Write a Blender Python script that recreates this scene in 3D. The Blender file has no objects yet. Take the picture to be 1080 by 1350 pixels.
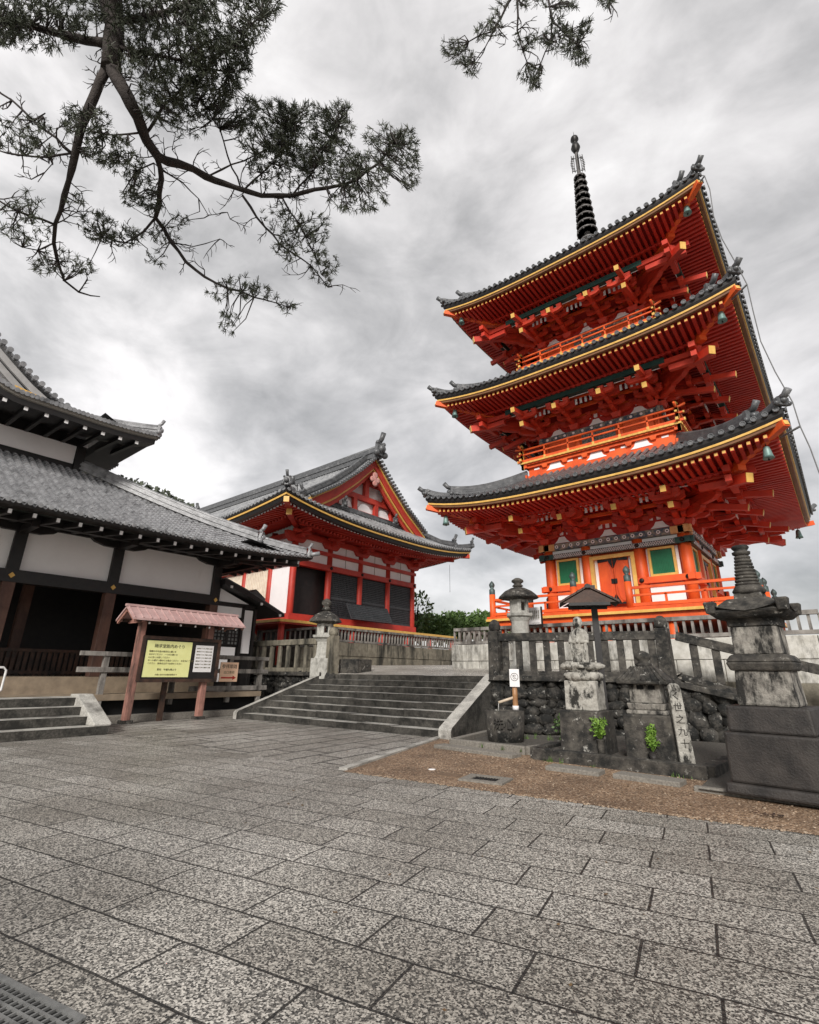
import bpy, math, random
import numpy as np
from mathutils import Vector, Matrix
S = bpy.context.scene
COL = S.collection
R = math.radians
random.seed(7)
rnd = random.Random(11)

# ------------------------------------------------------------ camera
# World axes follow the temple grid: +X right/towards viewer along the steps, +Y uphill. Metres.
F_, TH, RO, PX, PY, PHI, EYE = 669.546, .3399, .0113, 539.39, 650.65, -.6925, 1.5
def _cam():
    f = np.array([0, math.cos(TH), math.sin(TH)]); u = np.array([0, -math.sin(TH), math.cos(TH)]); r = np.array([1., 0, 0])
    c, s = math.cos(RO), math.sin(RO)
    M = np.array([c*r+s*u, -s*r+c*u, f])
    B = np.array([[math.cos(PHI), math.sin(PHI), 0], [-math.sin(PHI), math.cos(PHI), 0], [0, 0, 1]])
    return M @ B.T
CM = _cam()
cam = bpy.data.cameras.new('camera'); co = bpy.data.objects.new('camera', cam); COL.objects.link(co)
co.matrix_world = Matrix([[CM[0][i], CM[1][i], -CM[2][i], (0, 0, EYE)[i]] for i in range(3)] + [[0, 0, 0, 1]])
cam.sensor_fit = 'VERTICAL'; cam.sensor_height = 36; cam.sensor_width = 28.8
cam.lens = F_/1350*36
cam.shift_y = -(675-PY)/1350; cam.shift_x = (540-PX)/1350
cam.clip_start = .05; cam.clip_end = 3000
S.camera = co
def ray(px, py):
    d = CM.T @ np.array([(px-PX)/F_, (PY-py)/F_, 1.]); return d/np.linalg.norm(d)
def at_range(px, py, dist): return Vector(np.array([0, 0, EYE]) + ray(px, py)*dist)

# ------------------------------------------------------------ light
SUN_EL, SUN_AZ = 30, 152     # azimuth as a compass angle, 0 = +Y, clockwise
W = bpy.data.worlds.new('World'); S.world = W; W.use_nodes = True
nt = W.node_tree; nt.nodes.clear()
def N(t, **k):
    n = nt.nodes.new(t)
    for a, b in k.items(): setattr(n, a, b)
    return n
L = nt.links.new
out = N('ShaderNodeOutputWorld')
sky = N('ShaderNodeTexSky', sky_type='NISHITA', sun_disc=False, sun_elevation=R(SUN_EL), sun_rotation=R(SUN_AZ))
b1 = N('ShaderNodeBackground'); b1.inputs[1].default_value = .1
L(sky.outputs[0], b1.inputs[0])
tc = N('ShaderNodeTexCoord'); 
cb = N('ShaderNodeVectorMath', operation='MULTIPLY'); L(tc.outputs['Generated'], cb.inputs[0]); cb.inputs[1].default_value = (1, 1, 1.7)
n1 = N('ShaderNodeTexNoise'); n1.inputs['Scale'].default_value = 2.3; n1.inputs['Detail'].default_value = 7; n1.inputs['Roughness'].default_value = .55; n1.inputs['Distortion'].default_value = .25
L(cb.outputs[0], n1.inputs['Vector'])
n2 = N('ShaderNodeTexNoise'); n2.inputs['Scale'].default_value = 5.5; n2.inputs['Detail'].default_value = 8; n2.inputs['Roughness'].default_value = .55; n2.inputs['Distortion'].default_value = .5
L(cb.outputs[0], n2.inputs['Vector'])
mx = N('ShaderNodeMath', operation='MULTIPLY'); L(n2.outputs[0], mx.inputs[0]); mx.inputs[1].default_value = .5
ad = N('ShaderNodeMath', operation='ADD'); L(n1.outputs[0], ad.inputs[0]); L(mx.outputs[0], ad.inputs[1])
rp = N('ShaderNodeValToRGB'); L(ad.outputs[0], rp.inputs[0])
els = rp.color_ramp.elements
els[0].position = .54; els[0].color = (.33, .325, .322, 1)
els[1].position = .99; els[1].color = (.92, .90, .89, 1)
e = els.new(.68); e.color = (.50, .49, .486, 1)
e = els.new(.82); e.color = (.71, .69, .684, 1)
# thin cloud lets more light through round the hidden sun and low in the west
geo_d = N('ShaderNodeVectorMath', operation='DOT_PRODUCT'); L(tc.outputs['Generated'], geo_d.inputs[0])
geo_d.inputs[1].default_value = (-.93, .17, .33)
pw = N('ShaderNodeMath', operation='MAXIMUM'); L(geo_d.outputs['Value'], pw.inputs[0]); pw.inputs[1].default_value = 0
p2 = N('ShaderNodeMath', operation='POWER'); L(pw.outputs[0], p2.inputs[0]); p2.inputs[1].default_value = 5
p3 = N('ShaderNodeMath', operation='MULTIPLY_ADD'); L(p2.outputs[0], p3.inputs[0]); p3.inputs[1].default_value = .24; p3.inputs[2].default_value = .80
b2 = N('ShaderNodeBackground'); L(rp.outputs[0], b2.inputs[0]); L(p3.outputs[0], b2.inputs[1])
ms = N('ShaderNodeMixShader'); ms.inputs[0].default_value = .9; L(b1.outputs[0], ms.inputs[1]); L(b2.outputs[0], ms.inputs[2])
L(ms.outputs[0], out.inputs[0])

sun = bpy.data.lights.new('sun', 'SUN'); so = bpy.data.objects.new('sun', sun); COL.objects.link(so)
sun.energy = 2.6; sun.angle = R(14); sun.color = (1, .965, .92)
sd = Vector((math.sin(R(SUN_AZ))*math.cos(R(SUN_EL)), math.cos(R(SUN_AZ))*math.cos(R(SUN_EL)), math.sin(R(SUN_EL))))
so.rotation_euler = sd.to_track_quat('Z', 'Y').to_euler()
S.view_settings.view_transform = 'Standard'; S.view_settings.look = 'None'; S.view_settings.gamma = 1
S.view_settings.exposure = .58

# ------------------------------------------------------------ materials
def mat(name, c1, c2=None, scale=6, rough=.7, bump=0, bscale=40, detail=6, lo=.35, hi=.65, stain=None, sscale=1.2, slo=.48, shi=.62, streak=False, metal=0, spec=.4, vec='Object', speck=None, spk=(90, .1, .2)):
    m = bpy.data.materials.new(name); m.use_nodes = True
    t = m.node_tree; nodes = t.nodes; ln = t.links.new
    b = nodes['Principled BSDF']
    b.inputs['Roughness'].default_value = rough; b.inputs['Metallic'].default_value = metal
    b.inputs['Specular IOR Level'].default_value = spec
    tcn = nodes.new('ShaderNodeTexCoord'); src = tcn.outputs[vec]
    colr = None
    def noise(sc, de=detail, v=src, ro=.6):
        n = nodes.new('ShaderNodeTexNoise'); n.inputs['Scale'].default_value = sc; n.inputs['Detail'].default_value = de; n.inputs['Roughness'].default_value = ro
        ln(v, n.inputs['Vector']); return n
    def ramp(inp, a, b_, ca=(0, 0, 0, 1), cb_=(1, 1, 1, 1)):
        r = nodes.new('ShaderNodeValToRGB'); r.color_ramp.elements[0].position = a; r.color_ramp.elements[1].position = b_
        r.color_ramp.elements[0].color = ca; r.color_ramp.elements[1].color = cb_; ln(inp, r.inputs[0]); return r
    def mix(f, a, b_):
        x = nodes.new('ShaderNodeMix'); x.data_type = 'RGBA'
        ln(f, x.inputs[0])
        for i, v in ((6, a), (7, b_)):
            if isinstance(v, tuple): x.inputs[i].default_value = v + (1,) if len(v) == 3 else v
            else: ln(v, x.inputs[i])
        return x.outputs[2]
    c2 = c2 or tuple(x*.78 for x in c1)
    n = noise(scale)
    colr = ramp(n.outputs[0], lo, hi, c1+(1,), c2+(1,)).outputs[0]
    if stain:
        v = src
        if streak:
            mp = nodes.new('ShaderNodeMapping'); mp.inputs['Scale'].default_value = (1, 1, .18 if streak is True else streak); ln(src, mp.inputs[0]); v = mp.outputs[0]
        s = noise(sscale, 8, v, .7)
        colr = mix(ramp(s.outputs[0], slo, shi).outputs[0], colr, stain)
    if speck:
        s = noise(spk[0], 9, src, .72); colr = mix(ramp(s.outputs[0], .5+spk[1], .5+spk[2]).outputs[0], colr, speck)
    ln(colr, b.inputs['Base Color'])
    if bump:
        bn = noise(bscale, 6); bp = nodes.new('ShaderNodeBump'); bp.inputs['Strength'].default_value = bump; bp.inputs['Distance'].default_value = .03
        ln(bn.outputs[0], bp.inputs['Height']); ln(bp.outputs[0], b.inputs['Normal'])
    return m

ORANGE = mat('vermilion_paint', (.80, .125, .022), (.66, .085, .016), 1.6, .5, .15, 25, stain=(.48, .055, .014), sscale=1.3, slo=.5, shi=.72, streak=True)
REDD = mat('old_vermilion_paint', (.52, .05, .028), (.40, .034, .022), 1.4, .55, .1, 25, stain=(.27, .026, .018), sscale=.8, slo=.5, shi=.75)
BROWNB = mat('brown_eave_board', (.22, .10, .045), (.15, .07, .035), 2, .6)
BRACK = mat('shaded_bracket_vermilion', (.60, .050, .020), (.46, .032, .016), 1.5, .5, stain=(.36, .035, .012), sscale=1.3, slo=.5, shi=.75, streak=True)  # vermilion darkened and reddened: shade under the eaves put into the colour
RAFT = mat('shaded_rafter_vermilion', (.54, .036, .019), (.42, .024, .015), 1.2, .5)  # deeper red copy of the vermilion, eave shade painted in
SOFFIT = mat('shaded_soffit_vermilion', (.46, .028, .018), (.36, .020, .014), 1.2, .55)  # darkest copy of the vermilion; shade of the eave underside is in the colour
GOLD = mat('yellow_ochre_trim', (.74, .45, .12), (.60, .35, .08), 5, .45)
WHITE = mat('white_plaster', (.86, .83, .82), (.80, .77, .76), .9, .8, .06, 18, stain=(.58, .54, .51), sscale=.9, slo=.56, shi=.85, streak=.3)
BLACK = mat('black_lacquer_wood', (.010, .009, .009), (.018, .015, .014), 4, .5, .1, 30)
DKGREEN = mat('dark_green_purlin', (.012, .045, .04), (.02, .07, .055), 4, .5)
GREEN = mat('green_shutter', (.012, .13, .055), (.018, .17, .075), 3, .45)
BLUEP = mat('painted_blue_pattern', (.045, .075, .11), (.30, .26, .20), 7, .5, lo=.42, hi=.58)
PATT = mat('painted_lattice_pattern', (.22, .22, .20), (.05, .07, .07), 16, .5, lo=.45, hi=.55)
TILE = mat('charcoal_roof_tile', (.055, .057, .06), (.115, .117, .12), 5, .36, .2, 60, stain=(.20, .20, .20), sscale=2.2, slo=.56, shi=.7, spec=.5)
TILEL = mat('silver_grey_roof_tile', (.15, .15, .154), (.30, .30, .305), 3.5, .26, .15, 50, stain=(.05, .05, .052), sscale=1.6, slo=.55, shi=.7, spec=.55)
TILEH = mat('pale_weathered_roof_tile', (.20, .205, .21), (.32, .32, .32), 4, .36, .15, 50, stain=(.08, .085, .09), sscale=1.2, slo=.5, shi=.66, spec=.55)
BRONZE = mat('weathered_bronze', (.05, .065, .065), (.10, .14, .13), 6, .5, .2, 50, metal=.3)
VERD = mat('verdigris_bell', (.13, .22, .20), (.22, .32, .29), 5, .5, metal=.3)
IRON = mat('black_iron_fitting', (.014, .013, .013), (.03, .028, .026), 9, .45, metal=.5)
DKWOOD = mat('dark_brown_timber', (.035, .020, .014), (.075, .038, .025), 4, .6, .2, 30, stain=(.012, .009, .008), sscale=1.5)
REDWOOD = mat('red_brown_post', (.13, .065, .045), (.09, .04, .028), 3, .6, .2, 30, stain=(.025, .016, .013), sscale=1, slo=.45, shi=.7, streak=True)
GREYWOOD = mat('weathered_grey_timber', (.27, .25, .225), (.16, .145, .13), 5, .75, .3, 40, stain=(.05, .045, .04), sscale=2, streak=True)
PINKROOF = mat('faded_pink_metal_roof', (.40, .25, .235), (.50, .34, .32), 3, .5, .05, 30)
PINKWOOD = mat('faded_red_timber', (.38, .19, .15), (.27, .13, .10), 4, .65, .2, 40, stain=(.09, .05, .04), sscale=2, streak=True)
BEIGE = mat('beige_floor_board', (.30, .235, .165), (.20, .155, .11), 2.5, .6, .1, 30)
STONE = mat('weathered_granite', (.33, .31, .27), (.17, .155, .135), 7, .85, .7, 45, stain=(.018, .017, .015), sscale=3.6, slo=.44, shi=.55, streak=.4, speck=(.42, .41, .37), spk=(34, .17, .25))
STONED = mat('dark_mossy_stone', (.095, .086, .072), (.036, .032, .028), 8, .85, .55, 40, stain=(.012, .012, .011), sscale=2.5, slo=.45, shi=.6, speck=(.36, .345, .31), spk=(7, .09, .17))
STONEP = mat('pale_lichen_stone', (.48, .46, .41), (.25, .235, .205), 8, .85, .7, 40, stain=(.022, .021, .018), sscale=4.2, slo=.50, shi=.58, streak=.5)
STONEB = mat('black_polished_stone', (.014, .012, .011), (.040, .034, .030), 4, .6, .4, 40, stain=(.05, .046, .04), sscale=2.6, slo=.57, shi=.72, streak=.25, speck=(.20, .19, .18), spk=(26, .22, .27))
STONEY = mat('yellowed_fence_stone', (.24, .215, .165), (.14, .125, .095), 5, .85, .4, 40, stain=(.03, .028, .022), sscale=1.8, slo=.47, shi=.62, streak=True)
PALEF = mat('pale_fence_stone', (.60, .58, .53), (.42, .40, .35), 5, .85, .4, 40, stain=(.07, .065, .055), sscale=2.2, slo=.5, shi=.68, streak=.3)
LANT = mat('smooth_pale_granite', (.46, .45, .41), (.32, .31, .28), 9, .85, .5, 50, stain=(.12, .115, .10), sscale=3, slo=.52, shi=.7, streak=.4)
MOUND = mat('lime_plaster_mound', (.62, .60, .56), (.45, .43, .40), 2, .8)
BOULD = mat('dark_boulder', (.075, .068, .058), (.035, .032, .028), 6, .85, .9, 22, stain=(.011, .011, .010), sscale=4.5, slo=.42, shi=.55, speck=(.36, .345, .31), spk=(6, .08, .17))
STEP = mat('speckled_granite_step', (.62, .60, .55), (.34, .325, .29), 70, .6, .5, 90, detail=3, lo=.4, hi=.6, stain=(.06, .055, .048), sscale=1.4, slo=.45, shi=.7)  # brightened for the light that treads catch from above
RISER = mat('shaded_step_riser', (.105, .097, .084), (.045, .042, .036), 22, .9, .6, 60, stain=(.022, .021, .018), sscale=2.5, slo=.42, shi=.6)  # dark copy of the step stone: shade on upright faces painted in
CONC = mat('concrete_kerb', (.24, .22, .19), (.14, .128, .11), 30, .85, .3, 60)
SOIL = mat('dark_gravelly_soil', (.055, .048, .04), (.12, .11, .095), 40, .9, .8, 60)
BAMBOO = mat('bamboo', (.36, .19, .085), (.27, .13, .06), 4, .45)
PAPERW = mat('white_sign_board', (.76, .74, .73), (.70, .68, .67), 3, .5)
YELLOW = mat('yellow_sign_sheet', (.78, .78, .36), (.72, .72, .30), 2, .35)
OSIGN = mat('pale_orange_sign', (.90, .62, .43), (.84, .55, .37), 3, .5)
INK = mat('black_ink', (.02, .018, .016), rough=.6)
INKG = mat('faded_brown_ink', (.16, .14, .07), rough=.6)
INKR = mat('red_ink', (.55, .03, .02), rough=.5)
INKS = mat('carved_shadowed_letter', (.035, .032, .028), rough=.9)
STEEL = mat('white_painted_steel', (.72, .71, .69), rough=.4)
GRATE = mat('galvanised_grate', (.26, .26, .25), (.16, .16, .155), 10, .5, metal=.4)
VOID = mat('gap_darkness', (.006, .006, .006), rough=.9)  # near-black fill: darkness inside gaps and openings put into the colour
BARK = mat('pine_bark', (.030, .024, .022), (.055, .045, .040), 7, .9, .8, 25)
NEEDLE = mat('pine_needles', (.040, .050, .032), (.085, .095, .06), 2.5, .6)
LEAFD = mat('dark_leaf', (.055, .105, .028), (.11, .18, .045), 1.2, .55)
LEAFL = mat('bright_leaf', (.10, .20, .028), (.18, .30, .045), 6, .5)
FOREST = mat('wooded_hill_green', (.05, .06, .045), (.09, .10, .07), .2, .9)
WATER = mat('dark_water', (.02, .025, .022), rough=.05)
CABLE = mat('grey_cable', (.14, .14, .14), rough=.5)
SLATB = mat('pale_cedar_boards', (.86, .76, .62), (.72, .61, .48), 4, .6)

# granite paving: bond pattern, per-slab tone, coarse flamed-granite speckle
def paving(name, ang, bw, rh, dark=1.0, off=(0, 0), mort=.010):
    m = bpy.data.materials.new(name); m.use_nodes = True
    t = m.node_tree; nodes = t.nodes; ln = t.links.new; b = nodes['Principled BSDF']
    tcn = nodes.new('ShaderNodeTexCoord')
    mp = nodes.new('ShaderNodeMapping'); mp.inputs['Rotation'].default_value = (0, 0, -R(ang)); mp.inputs['Location'].default_value = off + (0,); ln(tcn.outputs['Object'], mp.inputs[0])
    # slight waviness of the joints
    nw = nodes.new('ShaderNodeTexNoise'); nw.inputs['Scale'].default_value = 1.2; nw.inputs['Detail'].default_value = 2; ln(mp.outputs[0], nw.inputs['Vector'])
    vs = nodes.new('ShaderNodeVectorMath'); vs.operation = 'MULTIPLY_ADD'; ln(nw.outputs['Color'], vs.inputs[0]); vs.inputs[1].default_value = (.03, .03, 0); ln(mp.outputs[0], vs.inputs[2])
    br = nodes.new('ShaderNodeTexBrick'); ln(vs.outputs[0], br.inputs['Vector'])
    br.offset = .43; br.offset_frequency = 2; br.squash = 1.12; br.squash_frequency = 3
    br.inputs['Scale'].default_value = 1; br.inputs['Brick Width'].default_value = bw; br.inputs['Row Height'].default_value = rh
    br.inputs['Mortar Size'].default_value = mort; br.inputs['Mortar Smooth'].default_value = .3
    br.inputs['Color1'].default_value = (.80, .79, .77, 1); br.inputs['Color2'].default_value = (1.10, 1.10, 1.10, 1); br.inputs['Mortar'].default_value = (.10, .095, .09, 1)
    vo = nodes.new('ShaderNodeTexVoronoi'); vo.inputs['Scale'].default_value = 92; vo.inputs['Randomness'].default_value = 1; ln(tcn.outputs['Object'], vo.inputs['Vector'])
    n0 = nodes.new('ShaderNodeTexNoise'); n0.inputs['Scale'].default_value = 130; n0.inputs['Detail'].default_value = 3; ln(tcn.outputs['Object'], n0.inputs['Vector'])
    n = nodes.new('ShaderNodeMix'); n.data_type = 'RGBA'; n.inputs[0].default_value = .5; ln(vo.outputs['Color'], n.inputs[6]); ln(n0.outputs['Color'], n.inputs[7])
    sepc = nodes.new('ShaderNodeSeparateColor'); ln(n.outputs[2], sepc.inputs[0]); n_out = sepc.outputs[0]
    r = nodes.new('ShaderNodeValToRGB'); ln(n_out, r.inputs[0])
    r.color_ramp.elements[0].position = .30; r.color_ramp.elements[0].color = (.022*dark, .0215*dark, .0205*dark, 1)
    r.color_ramp.elements[1].position = .70; r.color_ramp.elements[1].color = (.46*dark, .445*dark, .415*dark, 1)
    e = r.color_ramp.elements.new(.50); e.color = (.155*dark, .149*dark, .138*dark, 1)
    bg = nodes.new('ShaderNodeTexNoise'); bg.inputs['Scale'].default_value = .55; bg.inputs['Detail'].default_value = 6; ln(tcn.outputs['Object'], bg.inputs['Vector'])
    rb = nodes.new('ShaderNodeValToRGB'); ln(bg.outputs[0], rb.inputs[0]); rb.color_ramp.elements[0].position = .3; rb.color_ramp.elements[0].color = (.62, .59, .55, 1); rb.color_ramp.elements[1].position = .7; rb.color_ramp.elements[1].color = (1.15, 1.13, 1.10, 1)
    sm = nodes.new('ShaderNodeTexNoise'); sm.inputs['Scale'].default_value = 5; sm.inputs['Detail'].default_value = 8; sm.inputs['Roughness'].default_value = .7; ln(tcn.outputs['Object'], sm.inputs['Vector'])
    rs = nodes.new('ShaderNodeValToRGB'); ln(sm.outputs[0], rs.inputs[0]); rs.color_ramp.elements[0].position = .28; rs.color_ramp.elements[0].color = (.35, .33, .31, 1); rs.color_ramp.elements[1].position = .40; rs.color_ramp.elements[1].color = (1, 1, 1, 1)
    cur = r.outputs[0]
    for o in (br.outputs[0], rb.outputs[0], rs.outputs[0]):
        x = nodes.new('ShaderNodeMix'); x.data_type = 'RGBA'; x.blend_type = 'MULTIPLY'; x.inputs[0].default_value = 1
        ln(cur, x.inputs[6]); ln(o, x.inputs[7]); cur = x.outputs[2]
    ln(cur, b.inputs['Base Color']); b.inputs['Roughness'].default_value = .52; b.inputs['Specular IOR Level'].default_value = .5
    bp = nodes.new('ShaderNodeBump'); bp.inputs['Strength'].default_value = .55; bp.inputs['Distance'].default_value = .006
    ln(n_out, bp.inputs['Height'])
    bq = nodes.new('ShaderNodeBump'); bq.invert = True; bq.inputs['Strength'].default_value = .7; bq.inputs['Distance'].default_value = .012
    ln(br.outputs['Fac'], bq.inputs['Height']); ln(bp.outputs[0], bq.inputs['Normal']); ln(bq.outputs[0], b.inputs['Normal'])
    return m
PAVE = paving('granite_sett_paving', 11.6, .92, .455, 1.38, (.1, .07))
PAVE2 = paving('granite_slab_paving', 96, 1.35, .62, 1.4, (0, 0), .03)
PAVE3 = paving('pale_terrace_paving', 0, 1.2, .6, 1.9)
def gravel():
    m = bpy.data.materials.new('brown_gravel'); m.use_nodes = True
    t = m.node_tree; nodes = t.nodes; ln = t.links.new; b = nodes['Principled BSDF']
    tcn = nodes.new('ShaderNodeTexCoord')
    v = nodes.new('ShaderNodeTexVoronoi'); v.inputs['Scale'].default_value = 52; ln(tcn.outputs['Object'], v.inputs['Vector'])
    r = nodes.new('ShaderNodeValToRGB'); ln(v.outputs['Color'], r.inputs[0])
    for i, (p, c) in enumerate(((0, (.03, .018, .011)), (.4, (.18, .112, .064)), (.72, (.34, .225, .14)), (1, (.62, .51, .39)))):
        e = r.color_ramp.elements[i] if i in (0,) else (r.color_ramp.elements.new(p) if i < 3 else r.color_ramp.elements[-1])
        e.position = p; e.color = c + (1,)
    bg = nodes.new('ShaderNodeTexNoise'); bg.inputs['Scale'].default_value = 1.3; bg.inputs['Detail'].default_value = 6; ln(tcn.outputs['Object'], bg.inputs['Vector'])
    rb = nodes.new('ShaderNodeValToRGB'); ln(bg.outputs[0], rb.inputs[0]); rb.color_ramp.elements[0].position = .3; rb.color_ramp.elements[0].color = (.55, .52, .5, 1); rb.color_ramp.elements[1].position = .7; rb.color_ramp.elements[1].color = (1.1, 1.1, 1.1, 1)
    x = nodes.new('ShaderNodeMix'); x.data_type = 'RGBA'; x.blend_type = 'MULTIPLY'; x.inputs[0].default_value = 1; ln(r.outputs[0], x.inputs[6]); ln(rb.outputs[0], x.inputs[7])
    ln(x.outputs[2], b.inputs['Base Color']); b.inputs['Roughness'].default_value = .7
    bp = nodes.new('ShaderNodeBump'); bp.inputs['Strength'].default_value = .8; bp.inputs['Distance'].default_value = .01; ln(v.outputs['Distance'], bp.inputs['Height']); bp.invert = True; ln(bp.outputs[0], b.inputs['Normal'])
    return m
GRAVEL = gravel()

# ------------------------------------------------------------ mesh helpers
class MB:
    def __init__(s): s.v = []; s.f = []; s.m = []; s.sm = []; s.mi = 0; s.smooth = False
    def add(s, vs, fs, smooth=None):
        o = len(s.v); s.v += [tuple(p) for p in vs]
        for f in fs: s.f.append(tuple(i+o for i in f)); s.m.append(s.mi); s.sm.append(s.smooth if smooth is None else smooth)
    def box(s, a, b, M=None):
        x0, y0, z0 = a; x1, y1, z1 = b
        vs = [(x0, y0, z0), (x1, y0, z0), (x1, y1, z0), (x0, y1, z0), (x0, y0, z1), (x1, y0, z1), (x1, y1, z1), (x0, y1, z1)]
        if M is not None: vs = [M @ Vector(p) for p in vs]
        s.add(vs, [(0, 3, 2, 1), (4, 5, 6, 7), (0, 1, 5, 4), (1, 2, 6, 5), (2, 3, 7, 6), (3, 0, 4, 7)], False)
    def cbox(s, c, d, M=None):
        s.box([c[i]-d[i]/2 for i in range(3)], [c[i]+d[i]/2 for i in range(3)], M)
    def frus(s, c, w0, d0, z0, w1, d1, z1, M=None):
        x, y = c
        vs = [(x-w0/2, y-d0/2, z0), (x+w0/2, y-d0/2, z0), (x+w0/2, y+d0/2, z0), (x-w0/2, y+d0/2, z0), (x-w1/2, y-d1/2, z1), (x+w1/2, y-d1/2, z1), (x+w1/2, y+d1/2, z1), (x-w1/2, y+d1/2, z1)]
        if M is not None: vs = [M @ Vector(p) for p in vs]
        s.add(vs, [(0, 3, 2, 1), (4, 5, 6, 7), (0, 1, 5, 4), (1, 2, 6, 5), (2, 3, 7, 6), (3, 0, 4, 7)], False)
    def beam(s, p, q, w, h, up=(0, 0, 1)):
        p = Vector(p); q = Vector(q); d = (q-p).normalized(); sd = d.cross(Vector(up))
        if sd.length < 1e-4: sd = d.cross(Vector((0, 1, 0)))
        sd.normalize(); u = sd.cross(d)
        vs = []
        for e in (p, q):
            for a, b in ((-1, -1), (1, -1), (1, 1), (-1, 1)): vs.append(e + sd*(a*w/2) + u*(b*h/2))
        s.add(vs, [(3, 2, 1, 0), (4, 5, 6, 7), (0, 1, 5, 4), (1, 2, 6, 5), (2, 3, 7, 6), (3, 0, 4, 7)], False)
    def tube(s, pts, rad, n=8, cap=True, smooth=True):
        pts = [Vector(p) for p in pts]
        if not hasattr(rad, '__len__'): rad = [rad]*len(pts)
        o = []; prev = None
        for i, p in enumerate(pts):
            d = (pts[min(i+1, len(pts)-1)] - pts[max(i-1, 0)]).normalized()
            if prev is None:
                a = d.cross(Vector((0, 0, 1)))
                if a.length < 1e-3: a = d.cross(Vector((1, 0, 0)))
            else: a = prev - d*prev.dot(d)
            a.normalize(); prev = a; b = d.cross(a)
            o += [p + (a*math.cos(k*2*math.pi/n) + b*math.sin(k*2*math.pi/n))*rad[i] for k in range(n)]
        fs = []
        for i in range(len(pts)-1):
            for k in range(n): fs.append((i*n+k, i*n+(k+1) % n, (i+1)*n+(k+1) % n, (i+1)*n+k))
        s.add(o, fs, smooth)
        if cap:
            base = len(s.v)-len(o)
            for lst in (list(range(n))[::-1], [(len(pts)-1)*n+k for k in range(n)]):
                s.f.append(tuple(base+i for i in lst)); s.m.append(s.mi); s.sm.append(False)
    def lathe(s, prof, c=(0, 0, 0), n=16, smooth=True, M=None, rot=0):
        vs = []; fs = []
        for r, z in prof:
            for k in range(n):
                a = k*2*math.pi/n + rot; p = Vector((c[0]+r*math.cos(a), c[1]+r*math.sin(a), c[2]+z))
                vs.append(M @ p if M is not None else p)
        for i in range(len(prof)-1):
            for k in range(n): fs.append((i*n+k, i*n+(k+1) % n, (i+1)*n+(k+1) % n, (i+1)*n+k))
        fs.append(tuple(range(n))[::-1]); fs.append(tuple((len(prof)-1)*n+k for k in range(n)))
        s.add(vs, fs, smooth); s.sm[-1] = s.sm[-2] = False
    def prism(s, poly, axis, a, b):
        # poly: list of 2d points; axis 'x': (y,z), 'y': (x,z), 'z': (x,y)
        f = {'x': lambda p, t: (t, p[0], p[1]), 'y': lambda p, t: (p[0], t, p[1]), 'z': lambda p, t: (p[0], p[1], t)}[axis]
        n = len(poly); vs = [f(p, a) for p in poly] + [f(p, b) for p in poly]
        fs = [tuple(range(n))[::-1], tuple(range(n, 2*n))] + [(i, (i+1) % n, (i+1) % n+n, i+n) for i in range(n)]
        s.add(vs, fs, False)
    def grid(s, rows, smooth=True):
        nr = len(rows); nc = len(rows[0]); vs = [p for r in rows for p in r]
        s.add(vs, [(i*nc+j, i*nc+j+1, (i+1)*nc+j+1, (i+1)*nc+j) for i in range(nr-1) for j in range(nc-1)], smooth)
    def ball(s, c, r, sx=1, sy=1, sz=1, n=10, m=7, jit=0, rg=rnd, M=None):
        vs = []; fs = []
        for i in range(m+1):
            th = math.pi*i/m
            for k in range(n):
                ph = 2*math.pi*k/n; j = 1+rg.uniform(-jit, jit)
                p = Vector((c[0]+r*sx*j*math.sin(th)*math.cos(ph), c[1]+r*sy*j*math.sin(th)*math.sin(ph), c[2]+r*sz*j*math.cos(th)))
                vs.append(M @ p if M is not None else p)
        for i in range(m):
            for k in range(n): fs.append((i*n+k, (i+1)*n+k, (i+1)*n+(k+1) % n, i*n+(k+1) % n))
        s.add(vs, fs, True)

ORG = {}
def obj(name, mb, mats, parent=None, bevel=0, fix=True):
    me = bpy.data.meshes.new(name)
    o = Vector(ORG[parent.name]) if parent is not None else Vector((0, 0, 0))
    me.from_pydata([tuple(Vector(p)-o) for p in mb.v], [], mb.f)
    mats = mats if isinstance(mats, (list, tuple)) else [mats]
    for m in mats: me.materials.append(m)
    me.polygons.foreach_set('material_index', mb.m); me.polygons.foreach_set('use_smooth', mb.sm)
    me.update()
    if fix:
        import bmesh
        bm = bmesh.new(); bm.from_mesh(me); bmesh.ops.recalc_face_normals(bm, faces=bm.faces); bm.to_mesh(me); bm.free()
    ob = bpy.data.objects.new(name, me); COL.objects.link(ob)
    if parent is not None: ob.parent = parent; ORG[ob.name] = tuple(o)
    else: ORG[ob.name] = (0, 0, 0)
    if bevel:
        b = ob.modifiers.new('bevel', 'BEVEL'); b.width = bevel; b.segments = 2; b.limit_method = 'ANGLE'
    return ob
def tag(o, label=None, cat=None, group=None, kind=None):
    if label: o['label'] = label
    if cat: o['category'] = cat
    if group: o['group'] = group
    if kind: o['kind'] = kind
    return o
def thing(name, loc, label, cat, group=None, org=None):
    o = bpy.data.objects.new(name, None); COL.objects.link(o); o.location = loc; o.empty_display_size = .3
    ORG[o.name] = tuple(org if org is not None else loc)
    return tag(o, label, cat, group)
def copy_tree(o, parent=None):
    c = o.copy(); COL.objects.link(c)
    if parent is not None: c.parent = parent
    ORG[c.name] = ORG[o.name]
    for ch in list(o.children): copy_tree(ch, c)
    return c
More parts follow.
